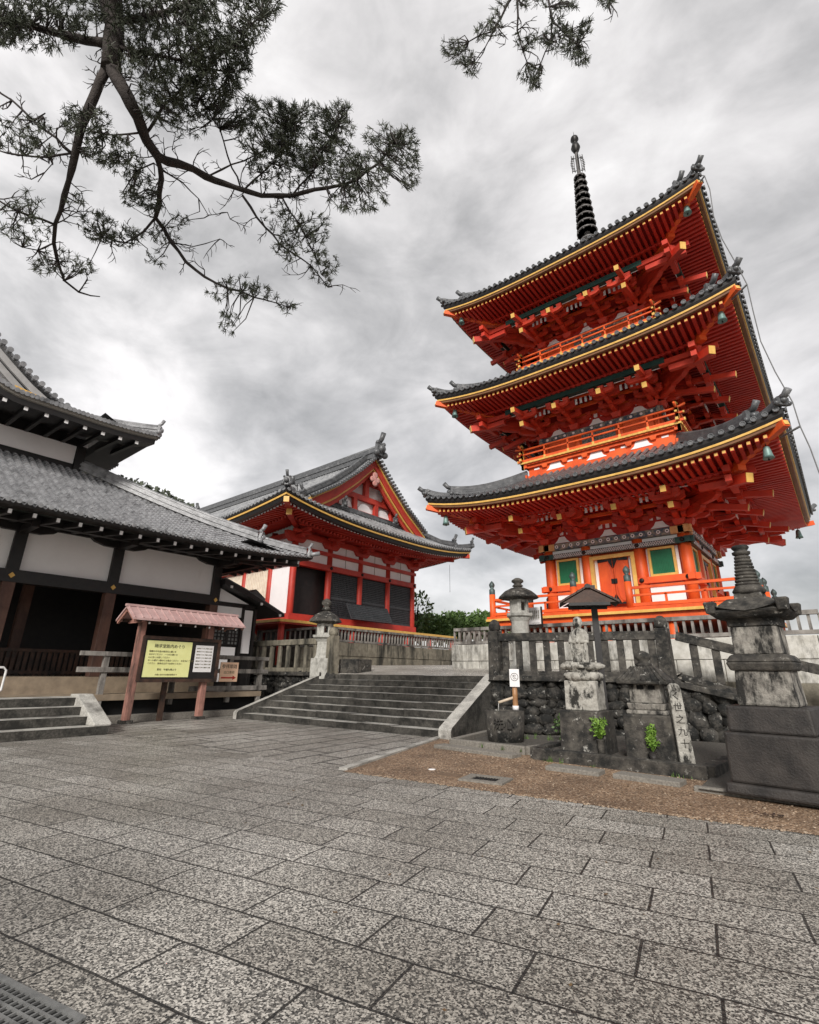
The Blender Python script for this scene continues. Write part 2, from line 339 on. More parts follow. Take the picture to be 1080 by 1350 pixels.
def text(body, loc, size, mtl, parent, facing, up=(0, 0, 1), name='lettering', vertical=False, align='CENTER', ext=.002, spacing=1.0):
    cu = bpy.data.curves.new(name, 'FONT'); cu.body = '\n'.join(body) if vertical else body
    cu.size = size; cu.align_x = align; cu.align_y = 'CENTER'; cu.extrude = ext; cu.materials.append(mtl)
    cu.space_line = (.85 if vertical else 1)*spacing; cu.resolution_u = 2
    tmp = bpy.data.objects.new('tmp', cu); COL.objects.link(tmp)
    me = bpy.data.meshes.new_from_object(tmp.evaluated_get(bpy.context.evaluated_depsgraph_get())); bpy.data.objects.remove(tmp); bpy.data.curves.remove(cu)
    if not me.materials: me.materials.append(mtl)
    ob = bpy.data.objects.new(name, me); COL.objects.link(ob)
    z = Vector(facing).normalized(); y = Vector(up); y = (y - z*y.dot(z)).normalized(); x = y.cross(z)
    ob.matrix_world = Matrix([[x[i], y[i], z[i], (Vector(loc)-Vector(ORG[parent.name]))[i]] for i in range(3)] + [[0, 0, 0, 1]])
    ob.parent = parent; ORG[ob.name] = ORG[parent.name]
    return ob
def structure(name, mb, m): return tag(obj(name, mb, m), kind='structure')

# ------------------------------------------------------------ ground
mb = MB(); mb.add([(-1500, -1500, 0), (1500, -1500, 0), (1500, 1500, 0), (-1500, 1500, 0)], [(0, 1, 2, 3)])
structure('paved_ground', mb, PAVE)
def rot(x, y, a): c, s = math.cos(a), math.sin(a); return (c*x-s*y, s*x+c*y)
mb = MB(); mb.add([(-6.75, 6.58, .004), (-8.35, 11.15, .004), (-16.2, 10.75, .004), (-19, 10.75, .004), (-19, 5.5, .004)], [(0, 1, 2, 3, 4)])
structure('stair_apron_paving', mb, PAVE2)
mb = MB(); mb.add([(-6.62, 6.40, .005), (-5.4, 6.58, .005), (-.6, 7.24, .005), (12, 9.0, .005), (12, 13.4, .005), (-2, 12.5, .005), (-8.0, 13.2, .005), (-8.1, 11.15, .005)], [tuple(range(8))])
structure('gravel_strip', mb, GRAVEL)
mb = MB(); mb.beam((-6.72, 6.5, .012), (-8.2, 11.2, .012), .16, .05); structure('granite_edging_kerb', mb, STEP)

def pz(y): return 1.44 + .1*(min(y, 17.5)-13.9) + (.02*(y-17.5) if y > 17.5 else 0)
P1, P2 = Vector((-7.85, 13.47, 0)), Vector((-3.66, 14.91, 0))
mb = MB()
rows = [13.9, 15, 16.2, 17.5, 25, 40, 80]
mb.grid([[(-70, y, pz(y)), (-15.0, y, pz(y)), (-8.2, y, pz(y))] for y in rows], False)
mb.grid([[(-8.2, 13.55, 1.43), (-7.85, 13.6, 1.43), (-3.66, 15.0, 1.43)], [(-8.2, 15, 1.55), (-6, 15.3, 1.55), (-3.6, 16.2, 1.6)], [(-8.2, 17.5, 1.8), (-6, 17.5, 1.8), (-3.5, 17.5, 1.8)], [(-8.2, 80, 3.05), (-6, 80, 3.05), (-3, 80, 3.05)]], False)
structure('upper_plaza_paving', mb, PAVE3)
mb = MB(); mb.grid([[(-3.66, 15.0, 1.42), (-.7, 15.35, .6), (4, 15.8, .3), (30, 18, .2)], [(-3.6, 17.5, 1.6), (0, 17.5, .6), (4, 18, .3), (30, 20, .2)], [(-3, 60, 2), (0, 60, 1.2), (4, 60, .9), (30, 60, .3)]], True)
structure('sloping_side_path', mb, PAVE3)

# broad stairs
mb = MB(); nst = 8; Rz = .18; y0b, y1t = 11.05, 13.9
for i in range(nst):
    t = i/(nst-1); z = Rz*(i+1)
    yl = 10.72 + (13.75-10.72)*t; yr = 11.15 + (13.75-11.15)*t
    xl = -16.0 + .75*t; xr = -8.12 - .18*t
    yb = 14.0
    # each step is laid from several long blocks
    nb = 5
    cuts = [0]+[(k+rnd.uniform(-.25, .25))/nb for k in range(1, nb)]+[1]
    for k in range(nb):
        a, b = cuts[k], cuts[k+1]-.0012
        pa = (xl+(xr-xl)*a, yl+(yr-yl)*a); pb = (xl+(xr-xl)*b, yl+(yr-yl)*b); dz = rnd.uniform(-.009, .009); jy = rnd.uniform(-.015, .015)
        top = [(pa[0], pa[1]+jy, z+dz), (pb[0], pb[1]+jy+rnd.uniform(-.008, .008), z+dz+rnd.uniform(-.004, .004)), (pb[0], yb+i*.001, z+dz), (pa[0], yb+i*.001, z+dz)]
        bot = [(p[0], p[1]+(.02 if j < 2 else 0), z-Rz) for j, p in enumerate(top)]
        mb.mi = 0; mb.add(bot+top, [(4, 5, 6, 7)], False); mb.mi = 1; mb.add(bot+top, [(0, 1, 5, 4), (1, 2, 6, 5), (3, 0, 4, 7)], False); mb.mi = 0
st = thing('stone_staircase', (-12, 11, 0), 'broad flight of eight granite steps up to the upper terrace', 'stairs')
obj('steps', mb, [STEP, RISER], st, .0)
for (a, b, w) in (((-7.92, 11.0), (-8.12, 13.65), .36), ((-16.2, 10.55), (-15.42, 13.7), .32)):
    mb = MB(); d = Vector((b[0]-a[0], b[1]-a[1], 0)).normalized(); n = Vector((-d.y, d.x, 0))*w/2
    A, B = Vector((a[0], a[1], 0)), Vector((b[0], b[1], 0)); A2 = A+d*.05
    prof = [(A, 0), (A, .2), (A2, .26), (B, 1.5), (B+d*.35, 1.52), (B+d*.35, 0)]
    vs = [p+Vector((0, 0, z))-n for p, z in prof]+[p+Vector((0, 0, z))+n for p, z in prof]; k = len(prof)
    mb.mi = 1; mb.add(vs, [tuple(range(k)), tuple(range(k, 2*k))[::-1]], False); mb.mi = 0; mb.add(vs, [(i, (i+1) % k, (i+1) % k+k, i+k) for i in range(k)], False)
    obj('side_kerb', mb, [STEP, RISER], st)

# ------------------------------------------------------------ pagoda
CX, CY = -6.21, 22.32
pag = thing('three_storey_pagoda', (CX, CY, 2.3), 'tall vermilion three storey pagoda with grey tiled roofs and bronze spire', 'pagoda', org=(0, 0, 2.3))
ROT4 = [Matrix.Rotation(k*math.pi/2, 4, 'Z') for k in range(4)]
def four(fn):
    """build with fn(mb) for the -Y side and repeat on four sides"""
    m0 = MB(); fn(m0); o = MB()
    for M in ROT4:
        b = len(o.v); o.v += [tuple(M @ Vector(p)) for p in m0.v]; o.f += [tuple(i+b for i in f) for f in m0.f]; o.m += m0.m; o.sm += m0.sm
    return o
def pagoda_roof(tag_, r, rt, ez, lift, zt, body, zp, reach):
    p = 3.0
    gap = .26                                  # tile surface above the gilded line
    def ezx(x, v=0): return ez + lift*min(1.05, abs(x)/r)**p*(1-v)**1.6
    def top(x, v): return ezx(x, v) + gap + (zt-ez-gap)*(.72*v+.28*v*v)
    nrib = int(2*r/.27); xs = [-r + 2*r*i/nrib for i in range(nrib+1)]
    def vmax(x): return 1 if abs(x) <= rt else (r-abs(x))/(r-rt)
    K = 9
    def tiles(m):
        rows = []
        for x in xs:
            vm = max(vmax(x), 1e-4); rows.append([(x, -(r-(r-rt)*vm*k/K), top(x, vm*k/K)) for k in range(K+1)])
        m.grid(rows, True)
        for i in range(nrib):
            x = (xs[i]+xs[i+1])/2; vm = vmax(x)
            if vm < .02: continue
            pts = [Vector((x, -(r+.05-(r-rt)*vm*k/7), top(x, vm*k/7)+.03)) for k in range(8)]
            o = []
            for q in pts: o += [q+Vector((.075*math.cos(a), 0, .085*math.sin(a))) for a in (0, math.pi/4, math.pi/2, 3*math.pi/4, math.pi)]
            m.add(o, [(j*5+k, j*5+k+1, (j+1)*5+k+1, (j+1)*5+k) for j in range(7) for k in range(4)], True)
            # round end tile
            m.lathe([(.085, -.02), (.085, .05), (.06, .052), (.058, .035)], n=8, M=Matrix.Translation(pts[0]+Vector((0, -.0, .0))) @ Matrix.Rotation(R(90), 4, 'X'))
    rf = obj('roof', four(tiles), TILE, pag); rf['label'] = {'low': 'lowest tiled roof', 'mid': 'middle tiled roof', 'top': 'topmost tiled roof'}[tag_]
    def strip(prof, nseg=30):
        def f(m):
            rows = []
            for i, dz in prof:
                rr = r-i; rows.append([(-rr+2*rr*k/nseg, -rr, ezx((-rr+2*rr*k/nseg))+dz) for k in range(nseg+1)])
            m.grid(rows, False)
        return f
    obj('tile_bedding', four(strip([(-.02, .25), (.0, .14), (.05, .05), (.05, .03)])), BLACK, rf)
    obj('gilded_trim', four(strip([(.05, .06), (.045, .03), (.05, -.015), (.12, -.015)])), GOLD, rf)
    obj('eave_board', four(strip([(.085, -.01), (.10, -.10), (.22, -.10), (.22, .02)])), BROWNB, rf)
    # soffit
    rw = body
    def soff(m):
        rows = []
        for i in (.25, .8, 1.5, 1.52, 2.4, r-body+.05):
            rr = r-i; v = i/(r-body)
            zz = (-.14 if i <= 1.5 else -.215)
            rise = 0 if i < 1.51 else (i-1.52)*.10
            rows.append([(-rr+2*rr*k/24, -rr, ezx(-rr+2*rr*k/24, v*.75)+zz+rise+.10) for k in range(25)])
        m.grid(rows, False)
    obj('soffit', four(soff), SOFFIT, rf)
    def raft(m):
        n = int(2*(r-.3)/.21)
        for i in range(n+1):
            x = -(r-.32)+2*(r-.32)*i/n
            for (i0, i1, dz, rise, h) in ((.24, 1.62, -.205, .0, .12), (1.45, r-body, -.285, .10, .13)):
                i1 = min(i1, r-abs(x)-.08)
                if i1 <= i0+.05: continue
                n_s = 2
                for sgm in range(n_s):
                    ia = i0+(i1-i0)*sgm/n_s; ib = i0+(i1-i0)*(sgm+1)/n_s
                    za = ezx(x, ia/(r-body)*.75)+dz+.03+max(0, ia-1.45)*rise; zb = ezx(x, ib/(r-body)*.75)+dz+.03+max(0, ib-1.45)*rise
                    m.mi = 0
                    m.beam((x, -(r-ia), za), (x, -(r-ib), zb), .105, h)
                if i0 < 1:
                    m.mi = 1; za = ezx(x, i0/(r-body)*.75)+dz+.03
                    m.beam((x, -(r-i0)-.012, za), (x, -(r-i0)+.01, za), .085, h-.03); m.mi = 0
        # moulding between the two tiers of rafters
        rr = r-1.46; m.grid([[(-rr+2*rr*k/20, -rr+d, ezx(-rr+2*rr*k/20, 1.46/(r-body)*.75)+z) for k in range(21)] for d, z in ((0, -.19), (0, -.28), (.12, -.28))], False)
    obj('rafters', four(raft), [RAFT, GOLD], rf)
    # hip rafters + hip ridges (one per corner)
    for k in range(4):
        M = ROT4[k] @ Matrix.Rotation(R(45), 4, 'Z')   # -Y now points to a corner
        m = MB(); q2 = math.sqrt(2)
        def H(i, dz):   # point on the hip, inset i
            x = r-i; return M @ Vector((0, -x*q2, ezx(x, i/(r-body)*.75)+dz))
        m.beam(H(.0, -.17), H(1.5, -.17), .19, .2); m.beam(H(1.3, -.28), H(r-body, -.05), .26, .28)
        m.mi = 1; m.beam(H(-.015, -.17), H(.0, -.17), .14, .14)
        obj('hip_rafter', m, [ORANGE, GOLD], rf)
        m = MB()
        def T(x, dz): v = (r-x)/(r-rt); return M @ Vector((0, -x*q2, top(x, v)+dz))
        def ridge(xa, xb, w, h, curl):
            n = 9
            for lay in range(3):
                ww = w*(1-.14*lay)
                for j in range(n):
                    a = xa+(xb-xa)*j/n; b = xa+(xb-xa)*(j+1)/n
                    ca = curl*(j/n)**3; cb_ = curl*((j+1)/n)**3
                    m.beam(T(a, .04+h*(lay+.5)/3+ca), T(b, .04+h*(lay+.5)/3+cb_), ww, h/3*.86)
            m.tube([T(xa+(xb-xa)*j/n, h+.06+curl*(j/n)**3) for j in range(n+1)], .085, 8)
            e = T(xb, 0); outd = (M @ Vector((0, -1, 0)))
            side = (M @ Vector((1, 0, 0)))
            c = T(xb, h*.45+curl)
            # demon-tile plate with side scrolls and an upturned round cap tile
            m.beam(c-outd*.03, c+outd*.09, w*1.7, h*1.35)
            m.ball(c+outd*.12+Vector((0, 0, h*.1)), w*.42, n=8, m=5)
            for sg in (-1, 1): m.ball(c+outd*.06+side*sg*w*.85-Vector((0, 0, h*.35)), w*.34, n=8, m=5)
            m.tube([c+Vector((0, 0, h*.55))-outd*.15, c+Vector((0, 0, h*.8))+outd*.18, c+Vector((0, 0, h*1.15+.06))+outd*.34], [.09, .095, .10], 8)
        ridge(rt+.05, r*.875, .26, .30, .16)
        ridge(r*.86, r*1.0, .22, .16, .12)
        obj('hip_ridge', m, TILE, rf)
    return ezx
def brackets(body, zb, zp, reach, nm, tail=True):
    # one three-stepped bracket cluster, facing -Y, wall plane y=-body, at x=0
    m = MB(); h = zp-zb; st_ = reach/3
    def arm_x(y, z, L_):   # lateral arm with swept-up ends and three bearing blocks
        m.prism([(-L_/2, z+.16), (-L_/2, z+.08), (-L_/2+.16, z), (L_/2-.16, z), (L_/2, z+.08), (L_/2, z+.16)], 'y', y-.08, y+.08)
        for x in (-L_/2+.11, 0, L_/2-.11): m.frus((x, y), .17, .17, z+.16, .24, .24, z+.29)
    def arm_y(z, out_):
        m.prism([(-body+.1, z+.16), (-body+.1, z), (-body-out_+.16, z), (-body-out_, z+.08), (-body-out_, z+.16)], 'x', -.085, .085)
    m.frus((0, -body-.02), .3, .3, zb, .44, .44, zb+.2)
    lv = [zb+.2+i*(h-.38)/3 for i in range(4)]
    arm_y(lv[0], st_+.16); arm_x(-body-.02, lv[0], 1.15)
    arm_x(-body-st_, lv[1], 1.05); arm_y(lv[1], 2*st_+.16); arm_x(-body-.02, lv[1], 1.5)
    arm_x(-body-2*st_, lv[2], 1.05); arm_y(lv[2], 2*st_+.1)
    arm_x(-body-reach, zp-.42, .95)
    a, b = Vector((0, -body+.1, zp+.12)), Vector((0, -body-reach-.42, zp-.50))
    if tail: m.beam(a, b, .17, .2); m.mi = 1; d = (b-a).normalized(); m.beam(b-d*.0, b+d*.02, .172, .202)
    m.mi = 0
    return m
def corner_bracket(body, zb, zp, reach):
    m = MB(); q2 = math.sqrt(2); b0 = body*q2; h = zp-zb
    lv = [zb+.2+i*(h-.38)/3 for i in range(4)]
    M = Matrix.Rotation(R(45), 4, 'Z')
    m0 = MB()
    for i, o_ in enumerate((reach/3, 2*reach/3, reach)):
        z = lv[i]; o2 = o_*q2+.2
        m0.prism([(-b0+.1, z+.18), (-b0+.1, z), (-b0-o2+.2, z), (-b0-o2, z+.09), (-b0-o2, z+.18)], 'x', -.1, .1)
        m0.frus((0, -b0-o_*q2), .2, .2, z+.18, .28, .28, z+.31)
    a, b = Vector((0, -b0+.1, zp+.16)), Vector((0, -b0-reach*q2-.75, zp-.42))
    m0.beam(a, b, .22, .28); m0.mi = 1; d = (b-a).normalized(); m0.beam(b, b+d*.02, .225, .285); m0.mi = 0
    a, b = Vector((0, -b0, zp+.4)), Vector((0, -b0-reach*q2-.2, zp+.02)); m0.beam(a, b, .22, .26)
    m.v = [tuple(M @ Vector(p)) for p in m0.v]; m.f = m0.f; m.m = m0.m; m.sm = m0.sm
    # outer tail rafters running parallel to each face beyond the corner column
    for sg in (0, 1):
        for out_, z in ((reach+.9, zp-.28), (reach*.66+.75, zp-.62)):
            if sg == 0: a, b = Vector((body-.02, -body, z+.35)), Vector((body-.02, -body-out_, z-.08))
            else: a, b = Vector((body, -body+.02, z+.35)), Vector((body+out_, -body+.02, z-.08))
            m.beam(a, b, .17, .2); m.mi = 1; d = (b-a).normalized(); m.beam(b, b+d*.02, .172, .202); m.mi = 0
    # crossing lateral arms at the purlin corner
    e = body+reach
    m.beam((e-.9, -e, zp-.3), (e+.55, -e, zp-.3), .18, .2); m.beam((e, -e+.9, zp-.3), (e, -e-.55, zp-.3), .18, .2)
    m.beam((e-1.2, -e, zp-.02), (e+.7, -e, zp-.02), .2, .2); m.beam((e, -e+1.2, zp-.03), (e, -e-.7, zp-.03), .2, .2)
    return m
def storey_upper(tag_, body, zb, zp, reach):
    cols = [-body+.2, -.36*body, .36*body, body-.2]
    for tail, cs in ((True, cols[1:3]), (False, (cols[0], cols[3]))):
        m0 = brackets(body, zb, zp, reach, tag_, tail); first = None
        for k in range(4):
            for x in cs:
                o = obj('bracket_cluster', m0, [BRACK, GOLD], pag) if first is None else first.copy()
                if first is None: first = o
                else: COL.objects.link(o); ORG[o.name] = ORG[first.name]
                o.matrix_local = ROT4[k] @ Matrix.Translation((x, 0, 0))
    first = None
    for k in range(4):
        o = obj('corner_bracket', corner_bracket(body, zb, zp, reach), [BRACK, GOLD], pag) if first is None else first.copy()
        if first is None: first = o
        else: COL.objects.link(o); ORG[o.name] = ORG[first.name]
        o.matrix_local = ROT4[k]
    e = body+reach
    def pur(m): m.box((-e+1.0, -e-.12, zp-.05), (e-1.0, -e+.12, zp+.17))
    obj('eave_purlin', four(pur), DKGREEN, pag)
    # frieze wall behind the brackets, with little plaster panels and struts
    def fr(m):
        m.mi = 0; m.box((-body+.06, -body+.06, zb), (body-.06, -body+.2, zp+.6))
        m.mi = 1
        for c in (-.68*body, 0, .68*body):
            for j in range(3):
                m.box((c-.34+j*.27, -body+.03, zb+.34), (c-.2+j*.27, -body+.059, zb+.62))
        for c in (-.68*body, 0, .68*body):
            m.prism([(c-.32, zb+.02), (c+.32, zb+.02), (c+.2, zb+.12), (c+.12, zb+.26), (c-.12, zb+.26), (c-.2, zb+.12)], 'y', -body+.02, -body+.058)
        m.mi = 2
        for j in range(3): m.box((-body-.2, -body-reach*.33*j-.06, zb+.5+.16*j), (body+.2, -body-reach*.33*j+.06, zb+.62+.16*j))
        # cove of struts between 2nd step and purlin, plaster showing between
        m.mi = 1; m.beam((-e+.8, -body-reach*.95, zp-.1), (e-.8, -body-reach*.95, zp-.1), .02, .02)
        for c in (-.36*body*2, 0, .36*body*2):
            for j in range(4): m.cbox((c-.3+j*.2, -body-reach*.72, zp-.14), (.09, .02, .24))
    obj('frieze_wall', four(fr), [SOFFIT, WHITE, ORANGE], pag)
B = (2.75, 2.5, 2.3); ZB = (6.58, 11.5, 16.3); ZP = (7.52, 12.25, 17.02); RE = 1.75
pagoda_roof('low', 6.2, 3.0, 7.68, .56, 9.55, B[0], ZP[0], RE)
pagoda_roof('mid', 5.9, 2.9, 12.72, .48, 14.75, B[1], ZP[1], RE)
pagoda_roof('top', 5.58, .5, 17.78, .47, 22.3, B[2], ZP[2], RE)
for i in range(3): storey_upper('lmt'[i], B[i], ZB[i], ZP[i], RE)

# first storey
b = 2.75; c4_ = [-b+.2, -.98, .98, b-.2]
for x in c4_:
    for y in c4_:
        if max(abs(x), abs(y)) > 2: m = MB(); m.lathe([(.2, 3.6), (.2, 6.42)], (x, y, 0), 14); obj('pillar', m, ORANGE, pag)
def walls(m):
    m.mi = 0; m.box((-b+.25, -b+.26, 3.6), (b-.25, -b+.36, 6.6))
    m.mi = 1
    for xa, xb in ((-2.32, -1.2), (1.2, 2.32)): m.box((xa, -b+.2, 3.98), (xb, -b+.257, 4.62)); m.box((xa+.02, -b+.205, 4.9), (xa+.14, -b+.257, 5.92)); m.box((xb-.14, -b+.205, 4.9), (xb-.02, -b+.257, 5.92))
    m.box((-b+.3, -b+.13, 6.14), (b-.3, -b+.22, 6.30))
    for x in (-.70, .58): m.box((x, -b+.18, 4.0), (x+.12, -b+.256, 5.72))
obj('wall', four(walls), [ORANGE, WHITE], pag)
def beams(m):
    m.mi = 0
    m.box((-b-.16, -b-.02, 4.64), (-.86, -b+.2, 4.86)); m.box((.86, -b-.02, 4.64), (b+.16, -b+.2, 4.86))
    m.box((-b-.12, -b-.06, 3.62), (b+.12, -b+.2, 3.86))
    m.mi = 1
    for x in (-b+.22, -1.0, 1.0, b-.22): m.lathe([(.085, 0), (.085, .03), (.04, .06)], n=10, M=Matrix.Translation((x, -b-.02, 4.75)) @ Matrix.Rotation(R(90), 4, 'X'))
    for x in (-b+.22, -1.0, 1.0, b-.22): m.lathe([(.075, 0), (.075, .03), (.03, .05)], n=10, M=Matrix.Translation((x, -b-.055, 6.05)) @ Matrix.Rotation(R(90), 4, 'X'))
    m.mi = 2; m.box((-b-.1, -b-.05, 5.95), (b+.1, -b+.12, 6.14))
    m.mi = 4; m.box((-b-.15, -b-.06, 5.94), (-b+.45, -b+.118, 6.15)); m.box((b-.45, -b-.06, 5.94), (b+.15, -b+.118, 6.15))
    m.mi = 3; m.box((-b-.05, -b-.04, 6.31), (b+.05, -b+.3, 6.56))
    m.mi = 5
    for k in range(15): 
        x = -2.1+4.2*k/14
        m.lathe([(.07, 0), (.07, .012)], n=10, M=Matrix.Translation((x, -b-.04, 6.435)) @ Matrix.Rotation(R(90), 4, 'X'))
    m.mi = 1
    for k in range(15):
        x = -2.1+4.2*k/14
        m.lathe([(.032, 0), (.032, .018)], n=8, M=Matrix.Translation((x, -b-.04, 6.435)) @ Matrix.Rotation(R(90), 4, 'X'))
    m.mi = 6; m.box((-b-.14, -b-.05, 6.30), (-b+.55, -b+.1, 6.565)); m.box((b-.55, -b-.05, 6.30), (b+.14, -b+.1, 6.565))
    # diagonal lattice painted on the lower tie beam
    m.mi = 5
    for k in range(54):
        x = -2.2+4.4*k/53
        for sg in (-1, 1): m.beam((x-.05*sg, -b-.052, 5.97), (x+.05*sg, -b-.052, 6.12), .012, .004, (0, 1, 0))
obj('tie_beam', four(beams), [ORANGE, IRON, PATT, BLUEP, DKGREEN, WHITE, mat('orange_beam_end', (.70, .40, .16), (.55, .28, .10), 5, .5)], pag)
for k in range(4):
    for sx in (-1, 1):
        x = sx*1.76
        m = MB(); m.box((x-.37, -b+.13, 4.93), (x+.37, -b+.2, 5.86)); w = obj('window', m, GREEN, pag)
        f = MB()
        for (xa, za, xb, zb_) in ((x-.45, 4.87, x+.45, 4.95), (x-.45, 5.83, x+.45, 5.91), (x-.45, 4.95, x-.37, 5.83), (x+.37, 4.95, x+.45, 5.83)): f.box((xa, -b+.06, za), (xb, -b+.21, zb_))
        fo = obj('window_frame', f, GOLD, w)
        bars = MB()
        for j in range(14): bars.beam((x-.35+.7*j/13, -b+.125, 4.95), (x-.35+.7*j/13, -b+.125, 5.84), .03, .03, (0, 1, 0))
        obj('shutter_slats', bars, GREEN, w)
        w.matrix_local = ROT4[k]
    f = MB()
    for (xa, za, xb, zb_) in ((-.84, 3.9, -.70, 5.72), (.70, 3.9, .84, 5.72), (-.84, 5.72, .84, 5.86)): f.box((xa, -b+.02, za), (xb, -b+.22, zb_))
    fo = obj('door_frame', f, GOLD, pag); fo.matrix_local = ROT4[k]
    for sx in (-1, 1):
        m = MB(); m.box((min(sx*.01, sx*.56), -b+.12, 3.98), (max(sx*.01, sx*.56), -b+.175, 5.70))
        d = obj('door', m, ORANGE, pag)
        m = MB(); cx_ = sx*.285
        ov = [(cx_+.225*math.cos(t*math.pi/12), 4.85+.76*math.sin(t*math.pi/12)) for t in range(24)]
        m.prism(ov, 'y', -b+.095, -b+.12); obj('oval_panel', m, ORANGE, d, .01)
        m = MB()
        for z in (4.03, 5.66): m.prism([(sx*.56, z-.06), (sx*.56, z+.06), (sx*.2, z+.03), (sx*.2, z-.03)], 'y', -b+.085, -b+.119)
        m.prism([(sx*.50, 4.0), (sx*.57, 4.0), (sx*.57, 4.45)], 'y', -b+.08, -b+.119); m.prism([(sx*.02, 4.0), (sx*.2, 4.0), (sx*.02, 4.35)], 'y', -b+.08, -b+.119)
        m.prism([(sx*.02, 5.7), (sx*.2, 5.7), (sx*.02, 5.35)], 'y', -b+.08, -b+.119); m.cbox((sx*.06, -b+.1, 4.85), (.1, .05, .18))
        obj('hinge', m, IRON, d); d.matrix_local = ROT4[k]
# veranda
v = 4.5
m = MB(); m.box((-v, -v, 3.5), (v, v, 3.62)); m.mi = 1; m.box((-v-.03, -v-.03, 3.44), (v+.03, v+.03, 3.53)); m.mi = 0; m.box((-v+.1, -v+.1, 3.17), (v-.1, v-.1, 3.44))
obj('veranda_floor', m, [ORANGE, GOLD], pag)
for k in range(4):
    for x in (-4.1, -2.1, 0, 2.1):
        q = ROT4[k] @ Vector((x, -4.1, 0)); m = MB(); m.lathe([(.15, 1.9), (.15, 3.2)], q, 12); obj('veranda_post', m, ORANGE, pag)
m = MB(); m.lathe([(5.1, 2.0), (5.0, 2.35), (4.6, 2.75), (4.35, 2.85)], n=4, rot=math.pi/4, smooth=False); obj('plaster_mound', m, MOUND, pag)
def finial(m, x, y, z, s=1):
    m.lathe([(.10*s, 0), (.115*s, .02), (.115*s, .22*s), (.085*s, .25*s), (.06*s, .27*s), (.10*s, .34*s), (.115*s, .42*s), (.075*s, .50*s), (.02*s, .56*s), (.0, .58*s)], (x, y, z), 12)
def rail_run(m, xa, xb, y, z0, h, w=.075):
    for dz, ww in ((h, w*1.15), (h*.62, w*.9), (.1, w*1.4)): m.beam((xa, y, z0+dz), (xb, y, z0+dz), ww, ww)
    n = max(1, int(abs(xb-xa)/1.0))
    for i in range(n+1): x = xa+(xb-xa)*i/n; m.beam((x, y, z0), (x, y, z0+h*.62), w*.9, w*.9)
for k in range(4):
    for xa, xb in ((-4.35, -.95), (.95, 4.35)):
        m0 = MB(); rail_run(m0, xa, xb, -4.32, 3.62, .66); m0.v = [tuple(ROT4[k] @ Vector(p)) for p in m0.v]; obj('veranda_railing', m0, ORANGE, pag)
    for x in (-.95, .95, -4.32):
        q = ROT4[k] @ Vector((x, -4.32, 0)); m = MB(); m.lathe([(.12, 3.2 if x < -4 else 3.62), (.12, 4.5)], q, 12); o = obj('railing_post', m, ORANGE, pag)
        m = MB(); finial(m, q.x, q.y, 4.48); obj('finial', m, BRONZE, o)
